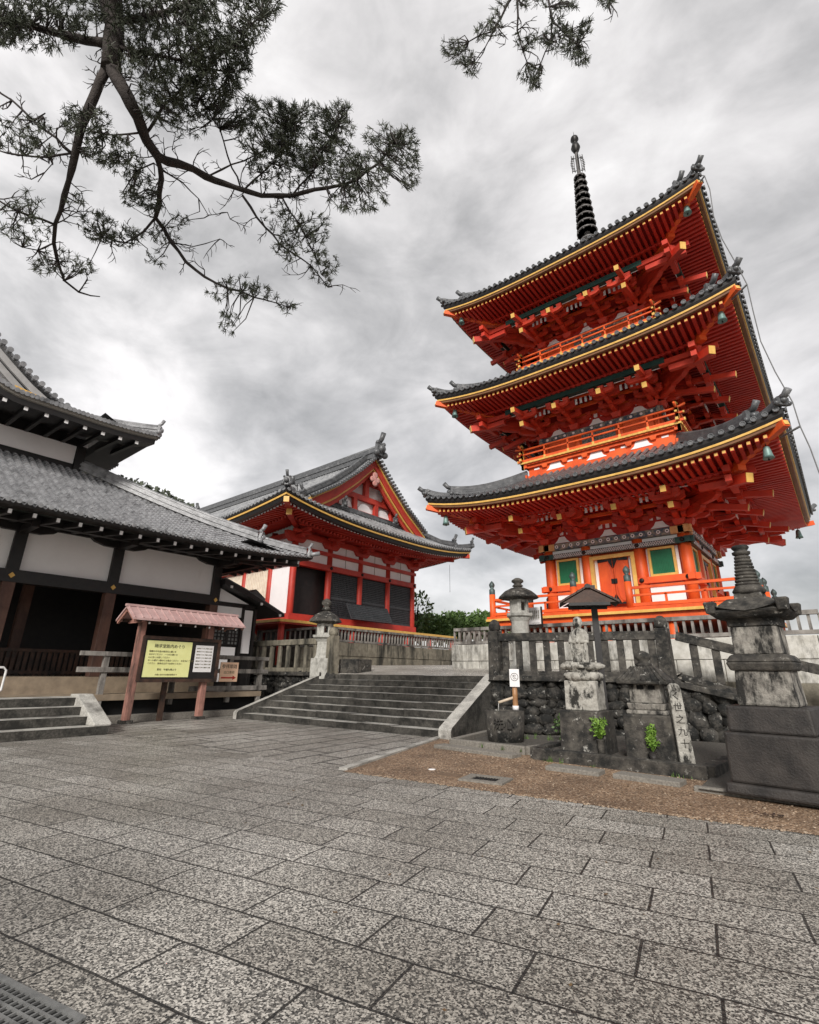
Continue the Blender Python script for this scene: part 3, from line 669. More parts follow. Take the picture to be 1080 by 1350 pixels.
# upper balconies
for i, (hb, zf, hr) in enumerate(((3.2, 10.28, .62), (3.02, 15.10, .62))):
    bd = B[i+1]
    m = MB(); m.box((-hb, -hb, zf-.12), (hb, hb, zf)); m.mi = 1; m.box((-hb-.06, -hb-.06, zf-.06), (hb+.06, hb+.06, zf+.015)); m.mi = 0
    q = hb-.22
    m.box((-q, -q, zf-.9), (q, q, zf-.12))
    m.mi = 2
    def pan(mm):
        mm.mi = 2
        for c in (-1.75, 0, 1.75): mm.prism([(c-.42, zf-.52), (c+.42, zf-.52), (c+.28, zf-.42), (c+.2, zf-.22), (c-.2, zf-.22), (c-.28, zf-.42)], 'y', -q-.02, -q+.05)
        for c in (-2.6, -1.1, -.62, .62, 1.1, 2.6): mm.box((c-.12, -q-.015, zf-.36), (c+.12, -q+.03, zf-.28))
        mm.box((-q+.3, -q-.012, zf-.82), (q-.3, -q+.03, zf-.76))
        mm.mi = 0; mm.box((-q-.25, -q-.08, zf-.74), (q+.25, -q-.001, zf-.6)); mm.box((-q-.2, -q-.12, zf-.24), (q+.2, -q-.001, zf-.13))
        for c in (-2.2, -1.3, -.45, .45, 1.3, 2.2): mm.frus((c, -q-.05), .16, .1, zf-.36, .26, .14, zf-.24)
        mm.mi = 1
        for k in range(34): mm.beam((-hb+.1+2*(hb-.1)*k/33, -hb-.05, zf-.03), (-hb+.1+2*(hb-.1)*k/33, -hb-.075, zf-.03), .09, .085)
    pm = four(pan); o_ = len(m.v); m.v += pm.v; m.f += [tuple(j+o_ for j in f) for f in pm.f]; m.m += pm.m; m.sm += pm.sm
    bal = obj('balcony', m, [ORANGE, GOLD, WHITE], pag); bal['label'] = ('balcony of the second storey', 'balcony of the third storey')[i]
    def br(mm):
        L_ = hb+.18; z1 = zf+hr
        mm.mi = 0
        mm.tube([(-L_-.1, -hb+.04, z1+.1), (-L_+.25, -hb+.04, z1), (L_-.25, -hb+.04, z1), (L_+.1, -hb+.04, z1+.1)], .045, 8)
        mm.beam((-L_, -hb+.04, z1-.22), (L_, -hb+.04, z1-.22), .06, .06); mm.beam((-L_, -hb+.04, zf+.1), (L_, -hb+.04, zf+.1), .08, .1)
        for k in range(7): x = -hb+.04+2*(hb-.04)*k/6; mm.beam((x, -hb+.04, zf), (x, -hb+.04, z1-.0), .06, .06)
        mm.mi = 1
        for sx in (-1, 1):
            mm.beam((sx*(hb-.04), -hb+.04, zf-.3), (sx*(hb-.04), -hb+.04, z1+.12), .11, .11); mm.lathe([(.07, 0), (.085, .06), (.02, .16)], (sx*(hb-.04), -hb+.04, z1+.12), 8)
            mm.cbox((sx*L_, -hb+.04, z1-.22), (.05, .075, .075)); mm.cbox((sx*L_, -hb+.04, zf+.1), (.05, .1, .11))
        for k in range(7): mm.cbox((-hb+.04+2*(hb-.04)*k/6, -hb+.04, zf+.1), (.1, .1, .11))
    obj('balcony_railing', four(br), [ORANGE, GOLD], bal)
    # storey wall, carved beam and grey painted panels
    def sw(mm):
        mm.mi = 0; mm.box((-bd+.02, -bd+.1, zf), (bd-.02, -bd+.24, ZB[i+1]+.02))
        for x in (-bd+.18, -.36*bd, .36*bd, bd-.18): mm.lathe([(.17, zf), (.17, ZB[i+1]-.1)], (x, -bd+.18, 0), 12)
        mm.mi = 1; mm.box((-bd-.1, -bd-.02, ZB[i+1]-.24), (bd+.1, -bd+.12, ZB[i+1]-.003)); 
        mm.mi = 2; mm.box((-.36*bd+.2, -bd+.06, zf+.45), (.36*bd-.2, -bd+.1, ZB[i+1]-.3))
        mm.mi = 3
        for k in range(12): mm.lathe([(.06, 0), (.06, .012)], n=8, M=Matrix.Translation((-bd+.3+2*(bd-.3)*k/11, -bd-.02, ZB[i+1]-.12)) @ Matrix.Rotation(R(90), 4, 'X'))
        for c in (-.7*bd, 0, .7*bd): mm.prism([(c-.3, ZB[i+1]+.0), (c+.3, ZB[i+1]+.0), (c+.2, ZB[i+1]+.1), (c+.12, ZB[i+1]+.24), (c-.12, ZB[i+1]+.24), (c-.2, ZB[i+1]+.1)], 'y', -bd+.0, -bd+.058)
    obj('storey_wall', four(sw), [ORANGE, BLUEP, PATT, WHITE], pag)
# spire (sorin)
m = MB(); m.box((-.55, -.55, 22.0), (.55, .55, 22.7)); m.box((-.65, -.65, 22.7), (.65, .65, 22.82))
m.lathe([(.5, 22.82), (.48, 23.0), (.34, 23.2), (.2, 23.28), (.2, 23.34), (.42, 23.44), (.45, 23.5), (.14, 23.52), (.13, 23.6), (.10, 29.9), (.07, 30.1)], n=14)
SPIREM = mat('dark_weathered_spire_bronze', (.085, .08, .076), (.17, .16, .155), 6, .5, .2, 50, metal=.2)
spire = obj('spire', m, SPIREM, pag)
for k in range(9):
    z = 24.05+k*.50; rr = .53-.026*k
    m = MB(); n = 22
    m.lathe([(rr-.045, z-.045), (rr, z-.045), (rr+.015, z), (rr, z+.045), (rr-.045, z+.045), (rr-.045, z-.045)], n=n)
    for j in range(8): a = j*math.pi/4; m.ball((rr*math.cos(a), rr*math.sin(a), z-.11), .045, n=6, m=4)
    m.lathe([(.11, z-.11), (.16, z-.05), (.16, z+.05), (.11, z+.11)], n=12)
    for j in range(4): a = j*math.pi/2+.4; m.beam((.1*math.cos(a), .1*math.sin(a), z), (rr*math.cos(a), rr*math.sin(a), z), .07, .08)
    obj('ring', m, SPIREM, spire)
m = MB()
for k in range(4):
    a = k*math.pi/2+.5; d = Vector((math.cos(a), math.sin(a), 0))
    for j in range(9):
        z = 28.6+j*.13; w = .40-.012*abs(j-4)**1.5
        m.beam(d*(w-.16)+Vector((0, 0, z)), d*w+Vector((0, 0, z+.05)), .02, .05)
    m.beam(d*.34+Vector((0, 0, 28.5)), d*.30+Vector((0, 0, 29.85)), .02, .04); m.beam(d*.2+Vector((0, 0, 28.5)), d*.18+Vector((0, 0, 29.85)), .02, .03)
    m.beam(d*.06+Vector((0, 0, 28.65)), d*.34+Vector((0, 0, 28.65)), .02, .03); m.beam(d*.06+Vector((0, 0, 29.6)), d*.3+Vector((0, 0, 29.6)), .02, .03)
obj('flame_panel', m, IRON, spire)
m = MB(); m.lathe([(.06, 30.0), (.16, 30.15), (.26, 30.42), (.2, 30.68), (.07, 30.82), (.12, 30.9), (.23, 31.08), (.2, 31.26), (.07, 31.38), (.02, 31.5), (.0, 31.85)], n=14)
obj('jewel', m, IRON, spire)

# wind bells (each hangs free from a roof corner) and the lightning cable
def bell(x, y, z, lab, s=.78):
    t = thing('wind_bell', (x, y, z), lab, 'bell', 'bronze wind bells at the roof corners')
    m = MB(); m.lathe([(.17*s, -.30*s), (.19*s, -.32*s), (.15*s, -.18*s), (.125*s, 0), (.10*s, .12*s), (.05*s, .17*s), (.02*s, .18*s)], (x, y, z), 12); obj('bell_body', m, VERD, t)
    m = MB(); m.tube([(x, y, z+.17*s), (x, y, z+.45*s)], .02*s, 6); m.tube([(x, y, z-.1*s), (x, y, z-.36*s)], .015*s, 6); m.ball((x, y, z-.36*s), .04*s, n=6, m=4); obj('clapper', m, IRON, t)
bd_ = ((5.62, 7.60, 'lowest'), (5.28, 12.68, 'middle'), (4.98, 17.78, 'topmost'))
for d, z, nm in bd_:
    bell(CX+d, CY-d, z, f'green bronze wind bell under the near corner of the {nm} pagoda roof')
    bell(CX-d, CY-d, z, f'small dark wind bell under the left corner of the {nm} pagoda roof')
d, z, nm = bd_[0]; bell(CX+d, CY+d, z, 'dark wind bell under the far right corner of the lowest pagoda roof')
m = MB()
pts = []
for (px, py, e) in ((921, 230, 5.75), (929, 232, 5.95), (936, 250, 6.0), (941, 285, 6.0), (952, 315, 6.02), (972, 350, 6.05), (985, 375, 6.1), (993, 410, 6.15), (1003, 450, 6.2), (1022, 490, 6.25), (1045, 530, 6.4), (1055, 562, 6.5), (1068, 590, 6.5), (1079, 620, 6.5), (1110, 700, 6.5), (1120, 800, 6.5)):
    r_ = ray(px, py); t = (CX+CY)/(r_[0]+r_[1]); pts.append(Vector((r_[0]*t, r_[1]*t, EYE+r_[2]*t)))
m.tube(pts, .015, 6)
for ia, px, py in ((1, 915, 250), (6, 965, 395), (11, 1030, 576)):
    r_ = ray(px, py); t = (CX+CY)/(r_[0]+r_[1]); m.tube([pts[ia], Vector((r_[0]*t, r_[1]*t, EYE+r_[2]*t))], .03, 6)
tag(obj('lightning_cable', m, CABLE), 'thin lightning cable strung down the near corners of the pagoda roofs', 'cable')

# ------------------------------------------------------------ tiled-roof helper for the halls
def roof_patch(m, xs_fn, along, ts, ribs, rib_r, capends=True, M=None):
    """xs_fn(s, t) -> point; s runs along the eave (list 'along'), t from eave 0 to top 1"""
    m.grid([[xs_fn(s, t) for t in ts] for s in along], True)
    for s in ribs:
        pts = [Vector(xs_fn(s, t)) for t in ts]
        side = (Vector(xs_fn(s+.01, ts[0]))-pts[0]); side.z = 0; side.normalize()
        o = []
        for q in pts:
            o += [q+side*(rib_r*math.cos(a))+Vector((0, 0, rib_r*1.1*math.sin(a)+.01)) for a in (0, math.pi/4, math.pi/2, 3*math.pi/4, math.pi)]
        m.add(o, [(j*5+k, j*5+k+1, (j+1)*5+k+1, (j+1)*5+k) for j in range(len(pts)-1) for k in range(4)], True)
        if capends:
            d = (pts[0]-pts[1]).normalized(); m.tube([pts[0]-d*.02+Vector((0, 0, .03)), pts[0]+d*.06+Vector((0, 0, .03))], rib_r*1.15, 8)
def lin(a, b, n): return [a+(b-a)*i/n for i in range(n+1)]
def ridge_bar(m, pts, w, h, cap=.08, lay=4):
    pts = [Vector(p) for p in pts]
    for l in range(lay):
        for a, b in zip(pts[:-1], pts[1:]): m.beam(a+Vector((0, 0, h*(l+.5)/lay)), b+Vector((0, 0, h*(l+.5)/lay)), w*(1 if l % 2 == 0 else .78), h/lay*.98)
    m.tube([p+Vector((0, 0, h+cap*.6)) for p in pts], cap, 8)
def onigawara(m, c, d, s):
    c = Vector(c); d = Vector(d).normalized(); sd = Vector((-d.y, d.x, 0)).normalized()
    m.beam(c-d*.05*s, c+d*.1*s, .5*s, .62*s); m.ball(c+d*.12*s, .2*s, n=8, m=6)
    for g in (-1, 1): m.ball(c+d*.06*s+sd*g*.27*s-Vector((0, 0, .22*s)), .16*s, n=8, m=5); m.ball(c+d*.06*s+sd*g*.2*s+Vector((0, 0, .3*s)), .1*s, n=6, m=5)
    m.tube([c+Vector((0, 0, .3*s))-d*.1*s, c+Vector((0, 0, .5*s))+d*.1*s, c+Vector((0, 0, .78*s))+d*.22*s], [.1*s, .11*s, .12*s], 8)

# ------------------------------------------------------------ red hall with gable
HX, HY0, HY1 = -23.04, 17.66, 28.22; HYC = (HY0+HY1)/2; BAY = (HY1-HY0)/4
hall = thing('gabled_red_hall', (HX-9, HYC, 1.9), 'dark red hall with hip and gable tiled roof and black lattice shutters', 'temple hall')
XE, YE0, YE1, XB = -20.0, 14.5, 31.4, -46.0
ZM, LFT = 9.26, .66
def hz(u): return ZM + LFT*min(1.03, abs(u))**2.6
def hz_front(y): return hz((y-HYC)/(YE1-HYC))
def hz_side(x): return hz(max(0, (x-(-33))/(XE+33))) if x > -33 else hz(max(0, (-33-x)/13.))
GX = -22.75; GZ = [(14.5, 9.52), (16.2, 10.05), (17.8, 11.1), (19.6, 12.25), (21.4, 13.75), (23-.06, 15.25)]
def gprof(t):  # side slope profile by y distance from the eave (0..8.44)
    ys = [p[0]-14.5 for p in GZ]; zs = [p[1] for p in GZ]
    return float(np.interp(t, ys, zs))
W2 = HYC-YE0
def side_z(x, d): # d = distance in from the side eave
    return gprof(d) + (hz_side(x)-ZM)*max(0, 1-d/3.3)**1.6
m = MB()
# front skirt below the gable (faces +X)
def front(y, t):
    dmax = XE-GX; u = abs(y-HYC); lim = 1 if u <= W2-3.3 else max(0, (W2-u)/3.3)
    d = dmax*t*lim
    return (XE-d, y, hz_front(y)*0+9.52+(11.15-9.52)*(d/dmax*.8+.2*(d/dmax)**2)+(hz_front(y)-ZM)*(1-d/dmax)**1.6)
ys = lin(YE0, YE1, 60)
roof_patch(m, front, ys, lin(0, 1, 5), [(a+b)/2 for a, b in zip(ys[:-1], ys[1:])], .085)
hr = obj('roof', m, TILEH, hall); hr['label'] = 'lower skirt roof in front of the gable'
m = MB()
def side(x, t, sg=-1):
    dl = 3.3*max(0, (XE-x)/(XE-GX)) if x > GX else W2
    if x > GX+.0: d = min(3.3, dl)*t
    else: d = W2*t
    return (x, HYC+sg*(W2-d), side_z(x, d))
xs1 = lin(XE, GX+.001, 8); xs2 = lin(GX+.9, -45.5, 84)
for sg in (-1, 1):
    roof_patch(m, lambda x, t: side(x, t, sg), xs1, lin(0, 1, 5), [(a+b)/2 for a, b in zip(xs1[:-1], xs1[1:])], .085)
    # main slope: overhangs past the gable wall above the hip
    def main(x, t):
        d0 = 3.3 if x > GX else 0
        d = d0+(W2-d0)*t
        return (x, HYC+sg*(W2-d), side_z(min(x, GX), d) if x <= GX else gprof(d))
    xs3 = lin(GX, -45.5, 82)
    roof_patch(m, main, xs3, lin(0, 1, 9), [(a+b)/2 for a, b in zip(xs3[:-1], xs3[1:])], .085)
    xs4 = lin(GX+.95, GX+.01, 3)
    roof_patch(m, main, xs4, lin(0, 1, 7), [(a+b)/2 for a, b in zip(xs4[:-1], xs4[1:])], .085)
obj('main_roof', m, TILEH, hall)
m = MB()
ridge_bar(m, [(GX+1.0, HYC, 15.2), (-28, HYC, 15.15), (-45.5, HYC, 15.2)], .5, .75, .12, 4)
onigawara(m, (GX+1.1, HYC, 15.75), (1, 0, 0), 1.5); onigawara(m, (-45.4, HYC, 15.75), (-1, 0, 0), 1.3)
obj('main_ridge', m, TILE, hall)
for sg in (-1, 1):
    m = MB()  # descending ridge set in from the verge
    ridge_bar(m, [(GX+.05, HYC+sg*(W2-d), gprof(d)+.04) for d in lin(8.2, 3.2, 7)], .36, .42, .09)
    onigawara(m, (GX+.05, HYC+sg*(W2-3.1), gprof(3.1)+.3), (0, sg, 0), .9)
    obj('descending_ridge', m, TILE, hall)
    m = MB()  # verge tiles: row of round ends along the gable edge
    for d in lin(3.2, 8.3, 26): m.tube([(GX+.75, HYC+sg*(W2-d), gprof(d)+.1), (GX+1.1, HYC+sg*(W2-d), gprof(d)+.08)], .10, 8)
    obj('verge_tiles', m, TILE, hall)
    m = MB()  # corner hip ridge
    pts = [(XE-(XE-GX)*d/3.3, HYC+sg*(W2-d), side_z(XE-(XE-GX)*d/3.3, d)+.05) for d in lin(3.3, 1.0, 6)]
    ridge_bar(m, pts, .34, .42, .09); onigawara(m, Vector(pts[-1])+Vector((0, 0, .3)), (1, sg*1.4, 0), 1.0)
    pts = [(XE-(XE-GX)*d/3.3, HYC+sg*(W2-d), side_z(XE-(XE-GX)*d/3.3, d)+.05+.1*(1-d)) for d in lin(1.0, -.05, 4)]
    ridge_bar(m, pts, .28, .2, .08, 2); onigawara(m, Vector(pts[-1])+Vector((0, 0, .2)), (1, sg*1.4, 0), .7)
    obj('hip_ridge', m, TILE, hall)
# eave edges: tile bedding, gilded line, fascia, rafters, soffit (front + near side)
def eave_strip(m, prof, which):
    if which == 'front': fn = lambda s, i, dz: (XE-i, HYC+(s-HYC)*(W2-i)/W2, hz_front(s)+dz); ss = lin(YE0, YE1, 36)
    else:
        sg = -1 if which == 'near' else 1
        fn = lambda s, i, dz: (s-i*(1 if s > -33 else -1)*max(0, (s+33)/13), HYC+sg*(W2-i), hz_side(s)+dz); ss = lin(XE, -45.5, 30)
    m.grid([[fn(s, i, dz) for s in ss] for i, dz in prof], False)
for nm, prof, mt in (('tile_bedding', [(-.02, .27), (0, .12), (.06, .08)], BLACK), ('gilded_trim', [(.05, .10), (.045, .06), (.05, -.01), (.2, -.01)], GOLD), ('eave_board', [(.10, -.04), (.16, -.22), (.5, -.24)], BLACK)):
    m = MB()
    for w in ('front', 'near', 'far'): eave_strip(m, prof, w)
    obj(nm, m, mt, hr)
m = MB()
for w in ('front', 'near', 'far'): eave_strip(m, [(.3, -.08), (1.2, -.02), (3.1, .5)], w)
obj('soffit', m, SOFFIT if False else REDD, hr)
m = MB()
for i in range(64):
    y = YE0+.35+(YE1-YE0-.7)*i/63; e = min(3.0, W2-abs(y-HYC)-.05); z0 = hz_front(y)-.2
    m.mi = 0; m.beam((XE-.4, y, z0), (XE-.4-min(1.2, e), y, z0+.05), .12, .13); m.mi = 1; m.beam((XE-.39, y, z0), (XE-.37, y, z0), .125, .135); m.mi = 0
    if e > 1.2: m.beam((XE-1.5, y, z0-.08), (XE-.2-e, y, z0+.24), .12, .14)
for sg in (-1, 1):
    for i in range(44):
        x = XE-.35-.27*i; e = min(3.0, XE-x); z0 = hz_side(x)-.2; y = HYC+sg*(W2-.4)
        m.mi = 0; m.beam((x, y, z0), (x, y-sg*min(1.2, e), z0+.05), .12, .13); m.mi = 1; m.beam((x, y-sg*.01, z0), (x, y+sg*.02, z0), .125, .135); m.mi = 0
        if e > 1.3: m.beam((x, y-sg*1.1, z0-.08), (x, y-sg*(e-.3), z0+.22), .12, .14)
obj('rafters', m, [REDD, PAPERW], hr)
for sg in (-1, 1):
    m = MB(); zc = hz(1)
    a = Vector((XE-.1, HYC+sg*(W2-.12), zc-.26)); b_ = Vector((HX, HYC+sg*(BAY*2), zc-.25))
    m.beam(a, b_, .26, .28); d = (a-b_).normalized(); m.mi = 1; m.beam(a, a+d*.03, .27, .29)
    a2 = a+(b_-a)*.28; m.mi = 0; m.beam(a2-Vector((0, 0, .3)), b_-Vector((0, 0, .2)), .28, .3); m.mi = 1; m.beam(a2-Vector((0, 0, .3)), a2+d*.03-Vector((0, 0, .3)), .29, .31)
    obj('hip_rafter', m, [REDD, GOLD], hr)
# gable: plaster wall, barge boards, struts, pendant
m = MB(); m.add([(GX-.25, HYC-5.1, 11.1), (GX-.25, HYC+5.1, 11.1), (GX-.25, HYC, 15.3)], [(0, 1, 2)]); 
gw = obj('gable_wall', m, WHITE, hall)
m = MB()
m.box((GX-.2, HYC-4.9, 11.2), (GX+.05, HYC+4.9, 11.5)); m.box((GX-.2, HYC-3.2, 12.25), (GX+.06, HYC+3.2, 12.6)); m.box((GX-.2, HYC-.18, 12.6), (GX+.08, HYC+.18, 14.6)); m.box((GX-.2, HYC-1.5, 13.5), (GX+.04, HYC+1.5, 13.8))
for y in (-2.6, -1.0, 1.0, 2.6): m.box((GX-.2, HYC+y-.16, 11.5), (GX+.05, HYC+y+.16, 12.25))
for c in (-2.2, 2.2):
    m.prism([(HYC+c-.55, 12.6), (HYC+c+.55, 12.6), (HYC+c+.45, 12.85), (HYC+c+.2, 13.2), (HYC+c-.2, 13.2), (HYC+c-.45, 12.85)], 'x', GX-.2, GX+.1)
obj('gable_truss', m, REDD, gw)
m = MB()
for c, zz_ in ((-1.8, 11.5), (1.8, 11.5), (0, 11.5)):
    ap = [(HYC+c-.62, zz_+.02), (HYC+c+.62, zz_+.02)]+[(HYC+c+.62*math.cos(t), zz_+.02+.6*math.sin(t)) for t in lin(.2, math.pi-.2, 8)]
    m.prism(ap, 'x', GX-.21, GX-.1)
obj('plaster_panel', m, WHITE, gw)
for sg in (-1, 1):
    m = MB(); o = []
    for lo, hi, mi, x0, x1 in ((.12, .62, 0, GX+.55, GX+.68), (.0, .13, 1, GX+.53, GX+.72), (.62, .74, 1, GX+.50, GX+.60), (.74, 1.02, 2, GX+.35, GX+.48)):
        m.mi = mi; ds = lin(2.95, 8.44, 12)
        top = [(HYC+sg*(W2-d), gprof(d)-lo*1.15) for d in ds]; bot = [(HYC+sg*(W2-d), gprof(d)-hi*1.15) for d in ds]
        for j in range(12): m.prism([top[j], top[j+1], bot[j+1], bot[j]], 'x', x0, x1)
    obj('barge_board', m, [REDD, GOLD, REDD], gw)
m = MB()
for dy_, dz_, r_ in ((0, 0, .24), (-.26, -.3, .2), (.26, -.3, .2), (0, -.55, .22), (0, -.28, .2)): m.lathe([(r_, 0), (r_, .08), (r_*.5, .1)], n=12, M=Matrix.Translation((GX+.72, HYC+dy_, 13.95+dz_)) @ Matrix.Rotation(R(90), 4, 'Y'))
obj('gable_pendant', m, mat('faded_pink_carving', (.50, .20, .17), (.6, .34, .3), 6, .6), gw)
m = MB(); ridge_bar(m, [(GX+.12, HYC-5.0, 11.1), (GX+.12, HYC+5.0, 11.1)], .3, .22, .08, 2)
for y in (-2.4, 2.4): onigawara(m, (GX+.5, HYC+y, 11.35), (1, 0, 0), .7)
obj('gable_foot_ridge', m, TILE, hall)
# walls
ZF, ZL, ZT = 4.35, 7.36, 9.3
for i in range(5):
    y = HY0+BAY*i; m = MB(); m.lathe([(.19, 1.9), (.19, ZT)], (HX, y, 0), 12); obj('pillar', m, REDD, hall)
for x in (HX-2.0, HX-4.6, HX-7.2):
    m = MB(); m.lathe([(.19, 1.9), (.19, ZT)], (x, HY0, 0), 12); obj('pillar', m, REDD, hall)
m = MB()
for z0, z1 in ((ZF-.2, ZF+.16), (ZL-.16, ZL+.16), (ZL+.72, ZL+.92), (ZT-.5, ZT-.2)):
    m.box((HX-.12, HY0-.2, z0), (HX+.22, HY1+.2, z1)); m.box((HX-12, HY0-.22, z0+.002), (HX-.13, HY0+.1, z1-.002))
obj('tie_beam', m, REDD, hall)
m = MB()
for i in range(5): m.lathe([(.1, 0), (.1, .05), (.04, .08)], n=10, M=Matrix.Translation((HX+.22, HY0+BAY*i, ZL)) @ Matrix.Rotation(R(90), 4, 'Y'))
obj('nail_cover', m, IRON, hall)
for i in range(4):
    y0, y1 = HY0+BAY*i+.19, HY0+BAY*(i+1)-.19; ym = (y0+y1)/2
    m = MB(); m.box((HX-.06, y0, ZL+.16), (HX+.02, y1, ZL+.72)); 
    zz0 = ZL+.92
    m.prism([(y0, zz0), (y1, zz0), (y1, zz0+.35), (y1-.35, zz0+.55), (y1-.55, zz0+.82), (y0+.55, zz0+.82), (y0+.35, zz0+.55), (y0, zz0+.35)], 'x', HX-.06, HX+.02)
    obj('plaster_panel', m, WHITE, hall)
    if i: m = MB(); m.box((HX+.02, ym-.015, ZL+.16), (HX+.03, ym+.015, ZL+.72)); m.box((HX+.02, ym-.015, ZL+.92), (HX+.03, ym+.015, ZL+1.7)); obj('panel_joint', m, INKG, hall)
m = MB()
for i in range(5):
    y = HY0+BAY*i
    m.prism([(y-.75, ZT-.25), (y-.75, ZT-.45), (y-.45, ZT-.8), (y+.45, ZT-.8), (y+.75, ZT-.45), (y+.75, ZT-.25)], 'x', HX-.1, HX+.2)
    for k in range(2): m.box((HX-.1, y-.12, ZT-.6+.28*k), (HX+.7+.55*k, y+.12, ZT-.4+.28*k)); m.box((HX+.45+.55*k, y-.6, ZT-.36+.28*k), (HX+.65+.55*k, y+.6, ZT-.2+.28*k))
m.box((HX+1.0, HY0-1.2, ZT+.1), (HX+1.22, HY1+1.2, ZT+.3))
m.box((HX-.05, HY0, ZT-.6), (HX+.0, HY1, ZT+.9))
obj('eave_bracket', m, REDD, hall)
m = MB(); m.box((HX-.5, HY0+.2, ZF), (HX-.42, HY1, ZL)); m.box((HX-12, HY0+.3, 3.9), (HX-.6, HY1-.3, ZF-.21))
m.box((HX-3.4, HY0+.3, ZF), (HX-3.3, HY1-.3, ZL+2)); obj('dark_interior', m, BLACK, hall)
for i in (1, 2, 3):
    y0, y1 = HY0+BAY*i+.2, HY0+BAY*(i+1)-.2
    m = MB(); m.box((HX-.1, y0, ZF+.2), (HX-.06, y1, ZL-.16)); ls = obj('lattice_shutter', m, BLACK, hall)
    m = MB()
    for k in range(19): y = y0+(y1-y0)*k/18; m.box((HX-.06, y-.02, ZF+.2), (HX+.0, y+.02, ZL-.16))
    for k in range(24): z = ZF+.2+(ZL-.36-ZF)*k/23; m.box((HX-.055, y0, z-.02), (HX+.008, y1, z+.02))
    m.box((HX-.06, y0, ZF+1.25), (HX+.03, y1, ZF+1.4)); m.box((HX-.06, y0, ZF+.18), (HX+.03, y1, ZF+.28))
    obj('lattice', m, mat('dark_slate_lattice', (.028, .031, .034), (.05, .054, .058), 5, .5) if i == 1 else bpy.data.materials['dark_slate_lattice'], ls)
m = MB(); Mx = Matrix.Translation((HX+1.0, HY0+BAY*2.1, ZF+.1)) @ Matrix.Rotation(R(-28), 4, 'Y')
m.box((-.03, -1.8, 0), (.03, 1.8, 1.05), Mx)
for k in range(30): y = -1.8+3.6*k/29; m.box((.03, y-.018, 0), (.06, y+.018, 1.05), Mx)
for k in range(9): m.box((.032, -1.8, 1.05*k/8-.016), (.064, 1.8, 1.05*k/8+.016), Mx)
obj('slanting_lattice', m, bpy.data.materials['dark_slate_lattice'], hall)
m = MB(); m.box((HX-1.85, HY0-.06, ZF+.16), (HX-.18, HY0+.02, ZL-.16)); m.box((HX-1.85, HY0-.06, ZL+.16), (HX-.18, HY0+.02, ZT-.5)); obj('side_plaster_panel', m, WHITE, hall)
m = MB()
for k in range(14): m.box((HX-4.45+.17*k, HY0-.08, ZF+.2), (HX-4.33+.17*k, HY0+.02, ZL+1.2))
m.box((HX-4.45, HY0-.03, ZF+.2), (HX-2.2, HY0+.04, ZL+1.2)); m.box((HX-12, HY0-.03, ZF+.2), (HX-4.8, HY0+.04, ZT-.5)); obj('board_panel', m, SLATB, hall)
m = MB(); m.box((HX-12, HY0-2.2, 3.72), (HX+2.2, HY1+2.2, 3.9)); m.mi = 1; m.box((HX+2.16, HY0-2.23, 3.80), (HX+2.24, HY1+2.23, 3.93)); m.box((HX-12, HY0-2.24, 3.80), (HX+2.16, HY0-2.16, 3.93)); obj('veranda_floor', m, [REDD, GOLD], hall)
for i in range(7):
    m = MB(); m.lathe([(.16, 1.8), (.16, 3.72)], (HX+1.95, HY0-1.9+2.4*i, 0), 10); obj('veranda_post', m, REDD, hall)
for i in range(3):
    m = MB(); m.lathe([(.16, 1.8), (.16, 3.72)], (HX-.2-2.2*i, HY0-1.95, 0), 10); obj('veranda_post', m, REDD, hall)
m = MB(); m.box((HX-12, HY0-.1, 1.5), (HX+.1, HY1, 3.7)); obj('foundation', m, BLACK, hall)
m = MB(); m.tube([(HX+1.9, HY1+2.0, 9.0), (HX+1.9, HY1+2.0, 7.0)], .012, 5); obj('rain_chain', m, IRON, hall)

# ------------------------------------------------------------ fences
def block_fence(name, a, b, zb0, zb1, zt, label, n, mtl=GREYWOOD, base=STONEY):
    """stone-block base with closely set uprights and a top rail, from a to b"""
    a = Vector(a+(0,)); b = Vector(b+(0,)); d = (b-a); L_ = d.length; d.normalize(); nn = Vector((-d.y, d.x, 0))
    t = thing(name, ((a.x+b.x)/2, (a.y+b.y)/2, zb0), label, 'fence')
    m = MB(); k = max(2, int(L_/1.3)); hh = (zb1-zb0)
    for r_ in range(2):
        x = -(.5 if r_ else 0)
        while x < L_:
            w = 1.3*rnd.uniform(.85, 1.15); p = a+d*max(0, x+.006); q = a+d*min(L_, x+w-.006)
            if (q-p).length > .05 and (q-p).dot(d) > 0: m.beam(p+Vector((0, 0, zb0-.3+(hh+.3)*(.25+.5*r_)-.0)), q+Vector((0, 0, zb0-.3+(hh+.3)*(.25+.5*r_))), .44+.05*r_+rnd.uniform(0, .02), (hh+.3)*.5-.008)
            x += w
    obj('stone_base', m, base, t, .02)
    m = MB(); z = zt-.06
    m.beam(a+Vector((0, 0, z)), b+Vector((0, 0, z)), .16, .11); obj('top_rail', m, mtl, t)
    m = MB(); m.beam(a+Vector((0, 0, zb1+.08)), b+Vector((0, 0, zb1+.08)), .14, .10); obj('bottom_rail', m, mtl, t)
    bm0 = MB(); bm0.box((-.034, -.034, zb1+.13), (.034, .034, zt-.115))
    for i in range(n+1):
        p = a+d*(L_*i/n)
        if i == 0: first = obj('baluster', bm0, mtl, t); o = first
        else: o = first.copy(); COL.objects.link(o); ORG[o.name] = ORG[first.name]
        o.location = Vector((p.x, p.y, zb1+.1))-Vector(ORG[t.name]); o.rotation_euler.z = math.atan2(d.y, d.x)
    me = first.data
    for v_ in me.vertices: v_.co = v_.co + Vector(ORG[t.name]) - Vector((0, 0, zb1+.1))
    return t
HFX = -19.2
